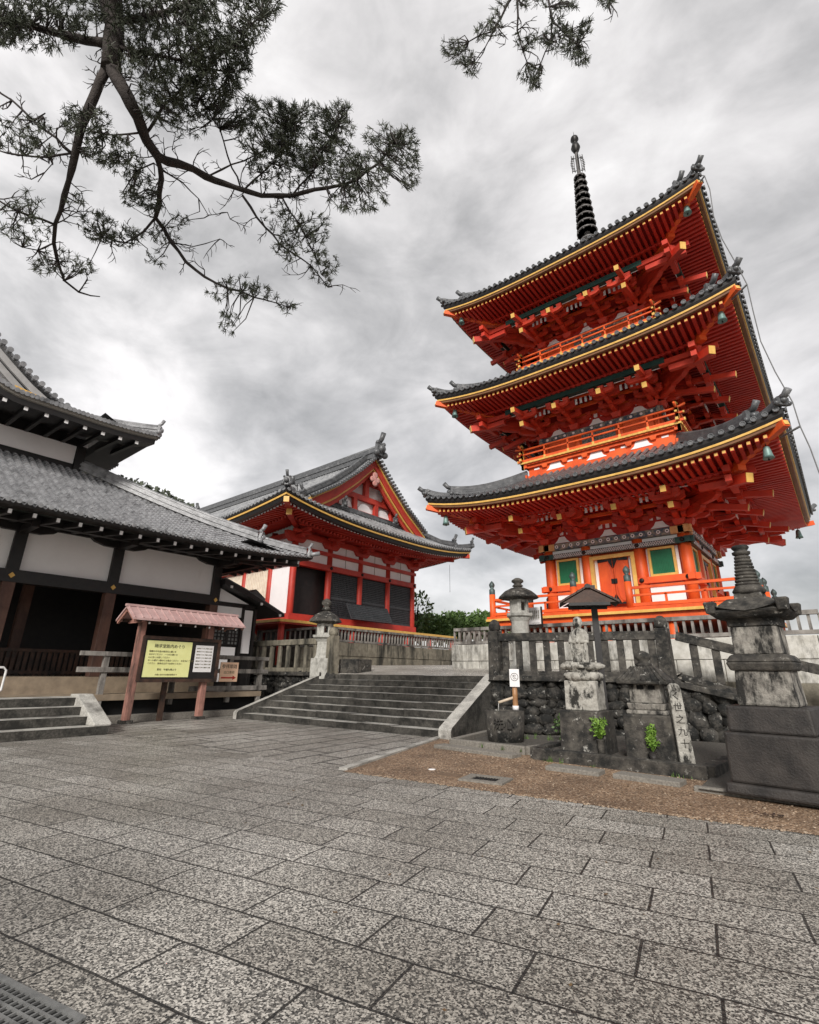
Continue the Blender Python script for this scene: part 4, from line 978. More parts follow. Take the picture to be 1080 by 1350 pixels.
block_fence('stone_fence', (HFX, 16.6), (HFX, 29.0), 1.9, 2.90, 3.62, 'long low stone and timber fence along the front of the dark red hall', 52)
block_fence('stone_fence', (HFX-.2, 16.55), (HFX-6.5, 16.55), 1.75, 2.62, 3.55, 'short weathered fence turning round the left side of the dark red hall', 16)
block_fence('stone_fence', (-11.35, 16.5), (-.35, 16.5), 1.66, 2.5, 3.12, 'pale stone fence with timber uprights standing in front of the pagoda', 50, base=PALEF)
block_fence('stone_fence', (-11.3, 16.8), (-11.3, 27.5), 1.9, 2.5, 3.12, 'stone fence running back along the left side of the pagoda', 44)
block_fence('stone_fence', (-.3, 16.6), (-.3, 28), .6, 2.5, 3.05, 'stone fence running back along the right side of the pagoda', 46)
m = MB(); m.box((-4.2, 16.28, -.3), (-.1, 16.7, 1.62)); structure('terrace_retaining_wall', m, STONEY)
m = MB(); m.box((-11.0, 16.75, -.2), (-.55, 28, 2.32)); structure('pagoda_terrace_ground', m, SOIL)

def old_fence(name, pts, label, h=1.18, mtl=STONED, post=True, nper=6, pw=.27):
    """heavy old stone fence: posts with rounded caps, wide flat uprights, one top rail and one sill; pts = (x, y, z) of the foot"""
    p0 = Vector(pts[0]); t = thing(name, tuple(p0), label, 'fence')
    for i, (a, b) in enumerate(zip(pts[:-1], pts[1:])):
        a = Vector(a); b = Vector(b); d = b-a; hd = Vector((d.x, d.y, 0)).normalized()
        m = MB(); m.beam(a+Vector((0, 0, h-.10)), b+Vector((0, 0, h-.10)), .20, .22); obj('top_rail', m, mtl, t, .015)
        m = MB(); m.beam(a+Vector((0, 0, .08)), b+Vector((0, 0, .08)), .24, .16); obj('sill', m, mtl, t, .015)
        for k in range(nper):
            c = a+d*((k+.75)/(nper+.5)); ang = math.atan2(hd.y, hd.x)
            m = MB(); M = Matrix.Translation(c) @ Matrix.Rotation(ang, 4, 'Z'); m.box((-.09, -.055, .16), (.09, .055, h-.2), M); obj('upright', m, mtl, t, .012)
    if post:
        for p in pts:
            p = Vector(p); m = MB(); m.frus((p.x, p.y), pw*1.25, pw*1.25, p.z-.1, pw*1.15, pw*1.15, p.z+h+.08)
            m.lathe([(pw*.5, 0), (pw*.62, .05), (pw*.66, .14), (pw*.52, .24), (pw*.25, .31), (0, .33)], (p.x, p.y, p.z+h+.08), 10); obj('post', m, mtl, t, .02)
    return t
old_fence('old_stone_fence', [(P1.x, P1.y, 1.43), (P2.x, P2.y, 1.43)], 'dark mossy stone fence behind the statue, beside the top of the steps', nper=11)
old_fence('old_stone_fence', [(P2.x+.32, P2.y+.02, 1.40), (-.75, 15.25, .64), (2.2, 15.6, -.12)], 'dark stone fence stepping down to the right behind the tall stone stupa', nper=5, post=False)
old_fence('old_stone_fence', [(-15.15, 13.8, 1.5), (-20.5, 13.8, 1.5)], 'brownish stone fence at the left head of the steps', nper=9, mtl=STONEY, h=1.25, pw=.3)

# boulder retaining walls
def boulder_wall(name, a, b, za, zb_, label, seed, batter=.22):
    rg = random.Random(seed); a = Vector(a+(0,)); b = Vector(b+(0,)); d = b-a; L_ = d.length; d.normalize(); n = Vector((d.y, -d.x, 0))
    m = MB(); row = 0; z = .0
    H_ = max(za, zb_)
    while z < H_:
        rh = rg.uniform(.2, .42); x = rg.uniform(-.2, 0)
        while x < L_+.1:
            w = rg.uniform(.22, .62); cx_ = x+w/2; ztop = za+(zb_-za)*min(1, max(0, cx_/L_))
            if z+rh*.6 < ztop:
                c = a+d*cx_+n*(batter*(1-(z+rh/2)/H_)-.12)+Vector((0, 0, z+rh/2+rg.uniform(-.03, .03)))
                M = Matrix.Translation(c) @ Matrix.Rotation(math.atan2(d.y, d.x), 4, 'Z') @ Matrix.Rotation(rg.uniform(-.25, .25), 4, 'Y')
                m.ball((0, 0, 0), 1, w*.58, .23, rh*.64, 8, 5, .21, rg, M)
            x += w*.93
        z += rh*.86; row += 1
    t = thing(name, (a.x, a.y, 0), label, 'wall')
    obj('boulders', m, BOULD, t)
    m = MB(); p, q = a-n*.45, b-n*.45
    nb = -n*.5
    vs = [a-n*.08, b-n*.08, b+nb, a+nb]
    m.add([v_+Vector((0, 0, -.2)) for v_ in vs]+[vs[0]+Vector((0, 0, za-.06)), vs[1]+Vector((0, 0, zb_-.06)), vs[2]+Vector((0, 0, zb_-.06)), vs[3]+Vector((0, 0, za-.06))], [(0, 1, 5, 4), (1, 2, 6, 5), (2, 3, 7, 6), (3, 0, 4, 7), (4, 5, 6, 7)]); obj('earth_backing', m, SOIL, t)
    m = MB(); m.beam(a+n*.02+Vector((0, 0, za-.02)), b+n*.02+Vector((0, 0, zb_-.02)), .42, .14); obj('coping', m, STONED, t, .02)
    return t
dw = (P2-P1).normalized(); nw_ = Vector((dw.y, -dw.x, 0))
boulder_wall('boulder_wall', ((P1+nw_*.12-dw*.15).x, (P1+nw_*.12-dw*.15).y), ((P2+nw_*.12).x, (P2+nw_*.12).y), 1.42, 1.42, 'dark retaining wall of rounded boulders behind the water basin and statue', 3)
boulder_wall('boulder_wall', ((P2+nw_*.10).x+.05, (P2+nw_*.10).y), (2.2, 15.25), 1.37, .07, 'boulder wall sinking to the right behind the tall stupa', 5)
boulder_wall('boulder_wall', (-20.5, 13.6), (-15.3, 13.6), 1.45, 1.45, 'low boulder wall beside the left edge of the broad steps', 9)

# ------------------------------------------------------------ black-and-white temple building on the left
LX = -19.3
lb = thing('dark_timber_hall', (LX-3, 6, 0), 'black timber hall with white plaster panels and two tiers of grey tiled roof', 'temple building')
YP = [-4.6, -1.7, 1.25, 4.17, 7.08, 10.95]
FZ = 1.28
for y in YP:
    m = MB(); m.box((LX-.17, y-.17, FZ), (LX+.17, y+.17, 4.0)); o = obj('post', m, REDWOOD, lb, .015)
    m = MB(); m.box((LX-.16, y-.165, 4.0), (LX+.165, y+.165, 5.75)); obj('upper_post', m, BLACK, o)
    m = MB(); m.prism([(y-.085, 4.18), (y, 4.09), (y+.085, 4.18), (y, 4.27)], 'x', LX+.21, LX+.235); obj('gilt_fitting', m, GOLD, o)
    m = MB(); m.prism([(y-1.05, 5.95), (y-1.05, 5.82), (y-.85, 5.66), (y-.5, 5.56), (y+.5, 5.56), (y+.85, 5.66), (y+1.05, 5.82), (y+1.05, 5.95)], 'x', LX-.14, LX+.2); obj('boat_bracket', m, BLACK, o)
m = MB(); m.box((LX-.14, -5, 3.98), (LX+.2, 11.1, 4.36)); m.box((LX-.15, -5, 5.75), (LX+.15, 11.1, 5.95)); obj('tie_beam', m, BLACK, lb)
for a, b_ in zip(YP[:-1], YP[1:]):
    m = MB(); m.box((LX-.08, a+.16, 4.36), (LX+.02, b_-.16, 5.75)); obj('plaster_panel', m, WHITE, lb)
# dark room behind
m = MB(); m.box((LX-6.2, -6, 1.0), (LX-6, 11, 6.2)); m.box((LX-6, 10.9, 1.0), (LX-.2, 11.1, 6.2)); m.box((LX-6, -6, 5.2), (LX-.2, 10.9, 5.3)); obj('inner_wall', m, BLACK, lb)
m = MB(); m.box((LX-6, -6, 1.1), (LX+.6, 11.1, FZ)); m.box((LX+.4, -6, .72), (LX+.62, 11.1, FZ-.002)); obj('floor', m, BEIGE, lb)
m = MB(); m.box((LX+.62, -6, .62), (LX+1.85, 12.4, .80)); obj('deck', m, BEIGE, lb, .01)
m = MB(); m.box((LX+.7, 6.2, .02), (LX+1.6, 12.3, .61)); obj('underfloor', m, VOID, lb)  # near-black box painting the shade under the deck
m = MB(); m.box((LX+1.3, 6.0, 0), (LX+1.95, 12.6, .20)); obj('plinth', m, CONC, lb, .02)
m = MB()
for k in range(90): y = -5+.17*k; m.box((LX-1.86, y, FZ), (LX-1.82, y+.11, 2.06))
m.box((LX-1.9, -5, 2.04), (LX-1.78, 10.6, 2.14)); m.box((LX-1.9, -5, 1.34), (LX-1.79, 10.6, 1.44)); obj('slatted_screen', m, DKWOOD, lb)
for y in (2.6, 5.4): m = MB(); m.box((LX-2.9, y-.15, FZ), (LX-2.6, y+.15, 5.2)); obj('inner_post', m, REDWOOD, lb)
# lower roof: pantile surface
EX, EZ, EY = -16.4, 5.74, 13.55
RX, RZ, RY = -22.7, 9.15, 6.3
def pan(s):   # wavy pantile profile
    u = (s/.25) % 1.0
    return .055*math.sin(2*math.pi*u) + (.035 if u > .82 else 0)
def lower(y, t):
    yl = EY-(EY-RY)*t
    z = EZ + (RZ-EZ)*(.80*t+.20*t*t) + .28*max(0, (y-9)/4.5)**2*(1-t)
    return Vector((EX-(EX-RX)*t, y, z))
m = MB(); NC = 30   # courses
ys = []
y = -8.0
while y < EY+.01: ys.append(y); y += .05
for c in range(NC):
    t0, t1 = c/NC, (c+1)/NC
    a = []; b_ = []
    for y in ys:
        # strip ends on the hip line
        if y <= EY-(EY-RY)*t0+.001:
            a.append(lower(y, t0)+Vector((0, 0, pan(y)+.045))); b_.append(lower(y, min(t1, max(t0+.001, (EY-y)/(EY-RY) if y > RY else 1)))+Vector((0, 0, pan(y)*.9+.008)))
    if len(a) < 2: continue
    n = len(a); lowr = [p-Vector((0, 0, .05)) for p in a]
    m.add(a+b_, [(j, j+1, n+j+1, n+j) for j in range(n-1)], True)
    m.add(lowr+a, [(j, j+1, n+j+1, n+j) for j in range(n-1)], False)
for k in range(int((EY+8)/.25)):
    y = -8+.25*k+.0625; p = lower(y, 0); m.tube([p+Vector((-.05, 0, .03)), p+Vector((.05, 0, .02))], .062, 8)
lroof = obj('lower_roof', m, TILEL, lb)
def hipend(x, t):
    return Vector((x, EY-(EY-RY)*t, EZ+(RZ-EZ)*(.80*t+.20*t*t)+.28*(1-t)+.02))
m = MB(); xs = lin(EX, -30, 46)
m.grid([[hipend(x, min(t, max(.001, (EX-x)/(EX-RX)))) if x > RX else hipend(x, t) for t in lin(0, 1, 8)] for x in xs], True)
obj('end_roof', m, TILEL, lb)
m = MB()
ridge_bar(m, [lower(EY-(EY-RY)*t, t)+Vector((0, 0, .04)) for t in lin(1, .24, 8)], .34, .34, .09)
e = lower(EY-(EY-RY)*.23, .23); onigawara(m, e+Vector((0, 0, .25)), (.75, .65, -.2), .75)
ridge_bar(m, [lower(EY-(EY-RY)*t, t)+Vector((0, 0, .04)) for t in lin(.24, .03, 5)], .26, .18, .08, 2)
e = lower(EY-(EY-RY)*.02, .02); onigawara(m, e+Vector((0, 0, .14)), (.75, .65, -.2), .55)
m.tube([e+Vector((0, 0, .05)), e+Vector((.35, .3, .12))], .09, 8)
obj('hip_ridge', m, TILEL, lb)
m = MB()
for (i, dz) in (): pass
m.grid([[Vector((EX-i, y, lower(y, 0).z+dz)) for y in lin(-8, EY-.05, 24)] for i, dz in ((.0, .03), (.04, -.10), (.3, -.14), (.32, -.02))], False)
m.grid([[Vector((x, EY-i, hipend(x, 0).z+dz-.02)) for x in lin(EX, -30, 10)] for i, dz in ((.0, .03), (.04, -.10), (.3, -.14))], False)
m.grid([[Vector((EX-i, y if i < 1 else min(y, EY-i), lower(y, 0).z+dz-(0.28*max(0, (y-9)/4.5)**2)*min(1, i/3))) for y in lin(-8, EY-.2, 24)] for i, dz in ((.3, -.02), (1.6, .18), (3.3, .5))], False)
m.grid([[Vector((x, EY-i, EZ+.28*(1-i/3)+dz)) for x in lin(EX-.2, -30, 10)] for i, dz in ((.3, -.02), (1.6, .18), (2.9, .5))], False)
obj('eave_underside', m, BLACK, lroof)
k = 0; y = -7.7
while y < EY-.2:
    m = MB(); z = lower(y, 0).z-.22
    m.mi = 0; m.beam((EX-.28, y, z), (LX, min(y, 10.9) if y > 10.9 else y, z+.34), .12, .14)
    m.mi = 1; m.beam((EX-.285, y, z), (EX-.255, y, z-.003), .085, .115)
    obj('rafter', m, [BLACK, PAPERW], lroof); y += .575
for k in range(9):
    x = EX-.6-.575*k; m = MB(); z = hipend(x, 0).z-.24; m.beam((x, EY-.28, z), (x, 10.9, z+.3), .12, .14); m.mi = 1; m.beam((x, EY-.285, z), (x, EY-.255, z-.003), .085, .115); obj('rafter', m, [BLACK, PAPERW], lroof)
m = MB(); m.beam((LX+1.2, -8, EZ+.0), (LX+1.2, 12.2, EZ+.0), .22, .26); m.beam((LX+1.2, 12.2, EZ), (-28, 12.2, EZ), .22, .26); m.beam((LX, 10.9, EZ+.1), (EX-.4, EY-.4, EZ+.0), .24, .26); obj('eave_purlin', m, BLACK, lb)
for i in range(4): m = MB(); x = LX+.15; m.box((x, YP[i+2]-.1, 5.5), (x+1.25, YP[i+2]+.1, 5.72)); obj('bracket_arm', m, BLACK, lb)
# end wall under the hip
m = MB(); m.box((-28, 10.82, 1.2), (LX-.17, 10.95, 5.9)); obj('end_wall', m, BLACK, lb)
# upper storey
UX, UY = -22.7, 6.2
m = MB(); m.box((UX-8, -9, 8.6), (UX, UY, 10.9)); obj('upper_wall', m, BLACK, lb)
m = MB(); m.box((UX-.02, -9, 9.36), (UX+.03, UY-.25, 10.12)); o = obj('plaster_panel', m, WHITE, lb)
m = MB(); m.box((UX, UY-.22, 9.0), (UX+.12, UY+.1, 10.4)); m.mi = 1; m.cbox((UX+.13, UY+.02, 10.25), (.03, .2, .2)); obj('corner_post', m, [BLACK, PAPERW], lb)
UEX, UEY, UEZ = -20.0, 8.02, 10.28
def uez(y): return UEZ + .22*max(0, (y-5.5)/2.8)**2 + (0 if y > 3.4 else .9*(math.sin(min(1, (3.4-y)/2.6)*math.pi/2))**2)
GXL = -21.6    # gable plane
def ugz(d): # side slope height at distance d in from the +Y eave
    return float(np.interp(d, [0, 1.6, 3.0, 3.6, 4.4, 5, 6.0, 8.5], [UEZ+.05, 10.42, 10.62, 10.88, 11.35, 11.8, 12.62, 15.0]))
m = MB()
yu = lin(-8, UEY, 110); yu_r = [(a+b_)/2 for a, b_ in zip(yu[:-1], yu[1:])]
def uf(y, t):
    lim = min(1, max(.001, (UEY-y)/3.1)); tt = t*lim
    return (UEX-1.75*tt, y, uez(y)+.12+.22*tt+.12*tt*tt)
roof_patch(m, uf, yu, lin(0, 1, 5), yu_r, .075)
obj('upper_roof', m, TILEL, lb)
m = MB()
def us(x, t):
    if x > GXL: d = 3.1*max(.001, (UEX-x)/(UEX-GXL))*t
    else: d = 8.5*t
    return (x, UEY-d, ugz(d)+(.22*max(0, 1-d/2))*(1 if x > -24 else 0))
xa = lin(UEX, GXL+.001, 6); roof_patch(m, us, xa, lin(0, 1, 4), [(a+b_)/2 for a, b_ in zip(xa[:-1], xa[1:])], .075)
xa = lin(GXL, -32, 40); roof_patch(m, us, xa, lin(0, 1, 8), [(a+b_)/2 for a, b_ in zip(xa[:-1], xa[1:])], .075)
def us2(x, t): d = 3.1+5.4*t; return (x, UEY-d, ugz(d))
xa = lin(GXL+.9, GXL+.01, 3); roof_patch(m, us2, xa, lin(0, 1, 6), [(a+b_)/2 for a, b_ in zip(xa[:-1], xa[1:])], .075)
obj('gable_roof', m, TILEL, lb)
m = MB()
for d in lin(3.0, 8.5, 24): m.tube([(GXL+.75, UEY-d, ugz(d)+.1), (GXL+1.02, UEY-d, ugz(d)+.08)], .10, 8)
ridge_bar(m, [(GXL+.35, UEY-d, ugz(d)+.05) for d in lin(8.5, 3.0, 9)], .3, .22, .085)
obj('verge_tiles', m, TILEL, lb)
for lo, hi, x0, x1, mt in ((.14, .42, GXL+.72, GXL+.82, WHITE), (.46, .74, GXL+.58, GXL+.68, WHITE), (.80, 1.25, GXL+.40, GXL+.5, WHITE)):
    m = MB(); ds = lin({.14: 3.7, .46: 4.3, .80: 5.1}[lo], 8.5, 14)
    for j in range(14):
        a, c = ds[j], ds[j+1]
        m.prism([(UEY-a, ugz(a)-lo), (UEY-c, ugz(c)-lo), (UEY-c, ugz(c)-hi), (UEY-a, ugz(a)-hi)], 'x', x0, x1)
    obj('barge_board', m, mat('pale_grey_barge', (.42, .41, .40), (.34, .33, .32), 3, .7) if lo < .2 else bpy.data.materials['pale_grey_barge'], lb)
m = MB(); ds = lin(4.2, 8.5, 10); m.add([(GXL+.1, UEY-d, ugz(d)-.4) for d in ds]+[(GXL+.1, UEY-8.5, 10.7), (GXL+.1, UEY-4.2, 10.7)], [tuple(range(13))]); obj('gable_wall', m, WHITE, lb)
m = MB()
m.grid([[Vector((UEX-i, y, uez(y)+dz)) for y in lin(-8, UEY-.02, 40)] for i, dz in ((.0, .10), (.03, -.02), (.10, -.05))], False)
m.grid([[Vector((x, UEY-i, UEZ+.22+dz)) for x in lin(UEX, -32, 8)] for i, dz in ((.0, .10), (.03, -.02), (.1, -.05))], False); obj('eave_edge', m, CONC, lb)
m = MB()
m.grid([[Vector((UEX-i, y, uez(y)+dz)) for y in lin(-8, UEY-.1, 40)] for i, dz in ((.09, -.04), (.12, -.24), (1.2, -.12), (2.7, .3))], False)
m.grid([[Vector((x, UEY-i, UEZ+.22+dz)) for x in lin(UEX-.1, -32, 8)] for i, dz in ((.09, -.04), (.12, -.24), (1.2, -.12), (2.1, .3))], False)
obj('upper_eave_underside', m, BLACK, lb)
for k in range(8):
    y = UEY-.75-.62*k; m = MB(); z = uez(y)-.3; m.beam((UEX-.2, y, z), (UX, y, z+.2), .12, .14); m.mi = 1; m.beam((UEX-.2, y, z), (UEX-.175, y, z), .12, .13); obj('upper_rafter', m, [BLACK, PAPERW], lb)
m = MB(); m.prism([(3.05, 9.98+.42), (4.0, 9.85+.42), (4.0, 10.08+.42), (3.05, 10.2+.42)], 'x', UEX-.08, UEX-.03); obj('gilt_eave_fitting', m, GOLD, lb)
m = MB(); pts = [(UEX-1.75*s, UEY-3.1*s, uf(UEY-3.1*s, 1)[2]+.04+.05*(1-s)) for s in lin(1, 0.02, 6)]
ridge_bar(m, pts, .3, .26, .085); onigawara(m, Vector(pts[-1])+Vector((0, 0, .16)), (.5, .85, 0), .6); obj('upper_hip_ridge', m, TILEL, lb)

# steps up to the deck
t = thing('side_steps', (-14.6, 3, 0), 'short grey stone steps up to the left timber hall', 'steps')
m = MB()
for i in range(4):
    x1 = -14.42-.5*i; xb = -16.92; z0, z1 = (.2*i-.02 if i else -.05), .2*(i+1); y1 = 5.9-.02*i
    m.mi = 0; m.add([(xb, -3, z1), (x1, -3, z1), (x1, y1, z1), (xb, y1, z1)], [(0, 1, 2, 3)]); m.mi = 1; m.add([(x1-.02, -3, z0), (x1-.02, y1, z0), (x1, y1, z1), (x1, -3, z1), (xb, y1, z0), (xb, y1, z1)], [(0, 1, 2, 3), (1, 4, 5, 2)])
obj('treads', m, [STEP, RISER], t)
m = MB(); prof = [(-14.42, .2), (-14.42, .26), (-15.9, .88), (-16.35, .88), (-16.35, .2)]
m.prism(prof, 'y', 5.55, 5.95); obj('side_kerb', m, STEP, t, .02)
# white tubular barrier
t = thing('folding_barrier', (-16.6, 3.8, .8), 'small white tubular barrier standing on the landing at the left edge', 'barrier')
m = MB(); m.tube([(-16.9, 2.9, .98), (-16.9, 2.9, 1.46), (-16.9, 2.97, 1.53), (-16.9, 4.05, 1.53), (-16.9, 4.12, 1.46), (-16.9, 4.12, .98), (-16.9, 4.05, .92), (-16.9, 2.97, .92), (-16.9, 2.9, .98)], .028, 8); obj('frame', m, STEEL, t)
for y in (3.2, 3.5, 3.8): m = MB(); m.tube([(-16.9, y, .93), (-16.9, y, 1.52)], .016, 6); obj('bar', m, STEEL, t)
for y in (3.05, 3.95): m = MB(); m.tube([(-17.1, y, .81), (-16.7, y, .81)], .02, 6); m.tube([(-16.9, y, .81), (-16.9, y, .93)], .02, 6); obj('foot', m, STEEL, t)

# wooden handrail along the deck
t = thing('timber_handrail', (-17.5, 9, .8), 'weathered grey timber handrail along the front of the deck', 'handrail')
for z, h_ in ((1.96, .13), (1.50, .15), (.92, .16)):
    m = MB(); m.box((-17.52, 5.95 if z > 1 else 9.5, z-h_/2), (-17.42, 12.6, z+h_/2)); obj('rail', m, GREYWOOD, t, .008)
for y in (6.72, 8.9, 11.0, 12.3): m = MB(); m.box((-17.6, y-.08, .45), (-17.46, y+.08, 1.92)); obj('rail_post', m, GREYWOOD, t, .01)

# notice board with little roof
SX = -16.85
t = thing('roofed_notice_board', (SX, 8.4, 0), 'roofed wooden notice board with a yellow sheet and a white sheet', 'notice board')
for y in (7.32, 9.62): 
    m = MB(); m.box((SX-.1, y-.1, .08), (SX+.1, y+.1, 2.95)); o = obj('post', m, PINKWOOD, t, .015)
    m = MB(); m.box((SX-.16, y-.16, -.02), (SX+.16, y+.16, .10)); obj('footing', m, STONED, o, .015)
m = MB(); m.box((SX+.02, 7.36, 1.18), (SX+.14, 10.0, 2.50)); obj('board', m, BLACK, t, .01)
m = MB(); 
for z in (1.2, 2.47): m.box((SX+.14, 7.36, z-.05), (SX+.18, 10.0, z+.05))
for y in (7.40, 9.96): m.box((SX+.14, y-.05, 1.2), (SX+.179, y+.05, 2.5))
obj('frame', m, DKWOOD, t)
m = MB(); m.box((SX+.141, 7.50, 1.30), (SX+.15, 8.98, 2.38)); ysh = obj('yellow_sheet', m, YELLOW, t)
m = MB(); m.box((SX+.141, 9.12, 1.46), (SX+.15, 9.76, 2.30)); wsh = obj('white_sheet', m, PAPERW, t)
fx = (1, 0, 0)
def put(s, y, z, size, mt=INKG, par=ysh, x=SX+.153, sp=1): return text(s, (x, y, z), size, mt, par, fx)
put('随求堂胎内めぐり', 8.24, 2.22, .125, INK)
for k, s_ in enumerate(('暗闇の中を進み随求石に願いを', 'おかけください　一つだけ願いを', '心に念じお回しください', 'お一人様ずつ静かにお進みください　お足元にご注意', 'ください　数珠を左手でお持ちください')):
    text(s_, (SX+.153, 7.60, 2.06-.09*k), .062, INKG, ysh, fx, align='LEFT')
put('受付　午前九時より', 8.24, 1.52, .07, INK); put('お問い合わせは堂内係員まで', 8.24, 1.37, .055)
for k in range(7): text('胎内めぐりのご案内と注意', (SX+.153, 9.44, 2.2-.1*k), .046, INKG, wsh, fx)
# roof of the board
m = MB(); sl = (SX-.55, SX, SX+.62)
for (xa, za, xb, zb_) in ((SX+.62, 2.98, SX-.02, 3.40), (SX-.62, 2.98, SX+.02, 3.40)):
    m.beam((xa, 6.75, za), (xb, 6.75, zb_), .01, .01)
m = MB()
for sg in (-1, 1):
    A = (SX+sg*.62, 2.99); Bp = (SX, 3.38)
    m.prism([A, Bp, (Bp[0], Bp[1]-.06), (A[0], A[1]-.06)], 'y', 6.75, 10.6)
    for k in range(16):
        y = 6.8+3.75*k/15; m.beam((A[0], y, A[1]+.012), (Bp[0], y, Bp[1]+.012), .03, .03)
m.beam((SX, 6.72, 3.40), (SX, 10.63, 3.40), .12, .07)
rfb = obj('roof', m, PINKROOF, t)
for y in (6.82, 10.52):
    m = MB()
    for sg in (-1, 1): m.beam((SX+sg*.60, y, 2.90), (SX, y, 3.28), .06, .10)
    m.beam((SX-.5, y+.3*(1 if y < 8 else -1), 2.93), (SX+.5, y+.3*(1 if y < 8 else -1), 2.93), .08, .1); obj('barge', m, PINKWOOD, rfb)
m = MB(); m.beam((SX, 7, 3.2), (SX, 10.4, 3.2), .12, .14)
for x in (SX-.45, SX+.45): m.beam((x, 6.9, 2.96), (x, 10.5, 2.96), .08, .08)
obj('purlin', m, DKWOOD, rfb)
for k in range(7):
    y = 7.3+.5*k; m = MB(); m.tube([(SX+.50, y, 2.90), (SX+.50, y, 2.84)], .03, 6); obj('lamp_socket', m, PAPERW, rfb)
m = MB(); m.box((SX-.35, 8.4, 0), (SX-.25, 8.55, 1.2)); obj('stay', m, DKWOOD, t)

# little direction sign
t = thing('direction_sign', (-17.0, 10.75, 0), 'pale orange direction sign with a red arrow hung on the handrail', 'sign')
m = MB(); m.box((-17.38, 10.50, 1.14), (-17.34, 11.22, 1.80)); o = obj('panel', m, OSIGN, t, .005)
m = MB(); m.box((-17.45, 10.8, 1.8), (-17.34, 10.84, 1.92)); obj('hook', m, IRON, t)
text('参拝順路', (-17.338, 10.86, 1.65), .155, INK, o, fx); text('出口専用', (-17.338, 10.86, 1.45), .11, INKG, o, fx)
m = MB(); m.prism([(10.56, 1.25), (11.02, 1.25), (11.02, 1.20), (11.16, 1.275), (11.02, 1.35), (11.02, 1.30), (10.56, 1.30)], 'x', -17.339, -17.334); obj('arrow', m, INKR, o)

# small plastered gatehouse between the two halls
t = thing('plastered_storehouse', (-20.5, 12, 0), 'small black and white plastered outbuilding with a lattice window', 'outbuilding')
KX = -19.4; 
m = MB(); m.box((KX-3, 11.08, .8), (KX-.05, 13.1, 4.3)); obj('wall', m, BLACK, t)
for (ya, yb, za, zb_) in ((11.28, 12.42, 3.62, 4.02), (11.28, 12.3, 2.1, 2.42), (11.28, 12.2, 1.1, 2.0), (12.55, 12.95, 2.2, 3.95)):
    m = MB(); m.box((KX-.06, ya, za), (KX+.0, yb, zb_)); obj('plaster_panel', m, WHITE, t)
m = MB(); m.prism([(11.3, 4.2), (12.7, 4.2), (11.3, 4.72)], 'x', KX-.06, KX); obj('gable_panel', m, WHITE, t)
m = MB(); m.box((KX-.04, 11.26, 2.52), (KX-.02, 12.36, 3.52)); w = obj('window', m, mat('grey_window_paper', (.22, .22, .21), (.16, .16, .155), 3, .5), t)
m = MB()
for k in range(8): y = 11.26+1.1*k/7; m.box((KX-.02, y-.02, 2.52), (KX+.015, y+.02, 3.52))
for k in range(8): z = 2.52+1.0*k/7; m.box((KX-.019, 11.26, z-.02), (KX+.016, 12.36, z+.02))
m.box((KX-.02, 11.78, 2.52), (KX+.02, 11.86, 3.52)); obj('lattice', m, BLACK, w)
m = MB()
m.box((KX-.05, 12.4, .8), (KX+.05, 12.52, 4.1)); m.box((KX-.05, 13.0, .8), (KX+.05, 13.12, 4.1)); m.box((KX-.05, 11.1, 4.03), (KX+.05, 13.1, 4.17)); obj('frame_post', m, BLACK, t)
m = MB(); rk = [(11.1, 5.02), (12.3, 4.62), (14.15, 3.86), (14.15, 3.76), (12.3, 4.45), (11.1, 4.8)]; m.prism(rk, 'x', KX-3.2, KX+.62); rk = obj('roof', m, BLACK, t)
m = MB()
for k in range(6): y = 11.4+.5*k; z = float(np.interp(y, [11.1, 12.3, 14.15], [4.92, 4.52, 3.8])); m.cbox((KX+.64, y, z-.09), (.04, .1, .1)) if k in (0, 3, 5) else None
obj('rafter_end', m, PAPERW, rk)
m = MB()
for x in lin(KX+.5, KX-3.1, 14): m.beam((x, 11.1, 5.06), (x, 12.3, 4.66), .1, .08); m.beam((x, 12.3, 4.66), (x, 14.2, 3.88), .1, .08)
obj('roof_tiles', m, TILE, rk)
m = MB(); m.box((-25, 13.2, .9), (-20.2, 13.45, 4.3)); wl = thing('roofed_wall', (-22, 13.3, .9), 'dark garden wall with a tiled coping behind the outbuilding', 'wall'); obj('wall_body', m, BLACK, wl)
m = MB(); m.prism([(12.8, 4.62), (13.32, 4.98), (13.85, 4.62), (13.85, 4.54), (12.8, 4.54)], 'x', -25, -19.9); obj('coping', m, TILE, wl)

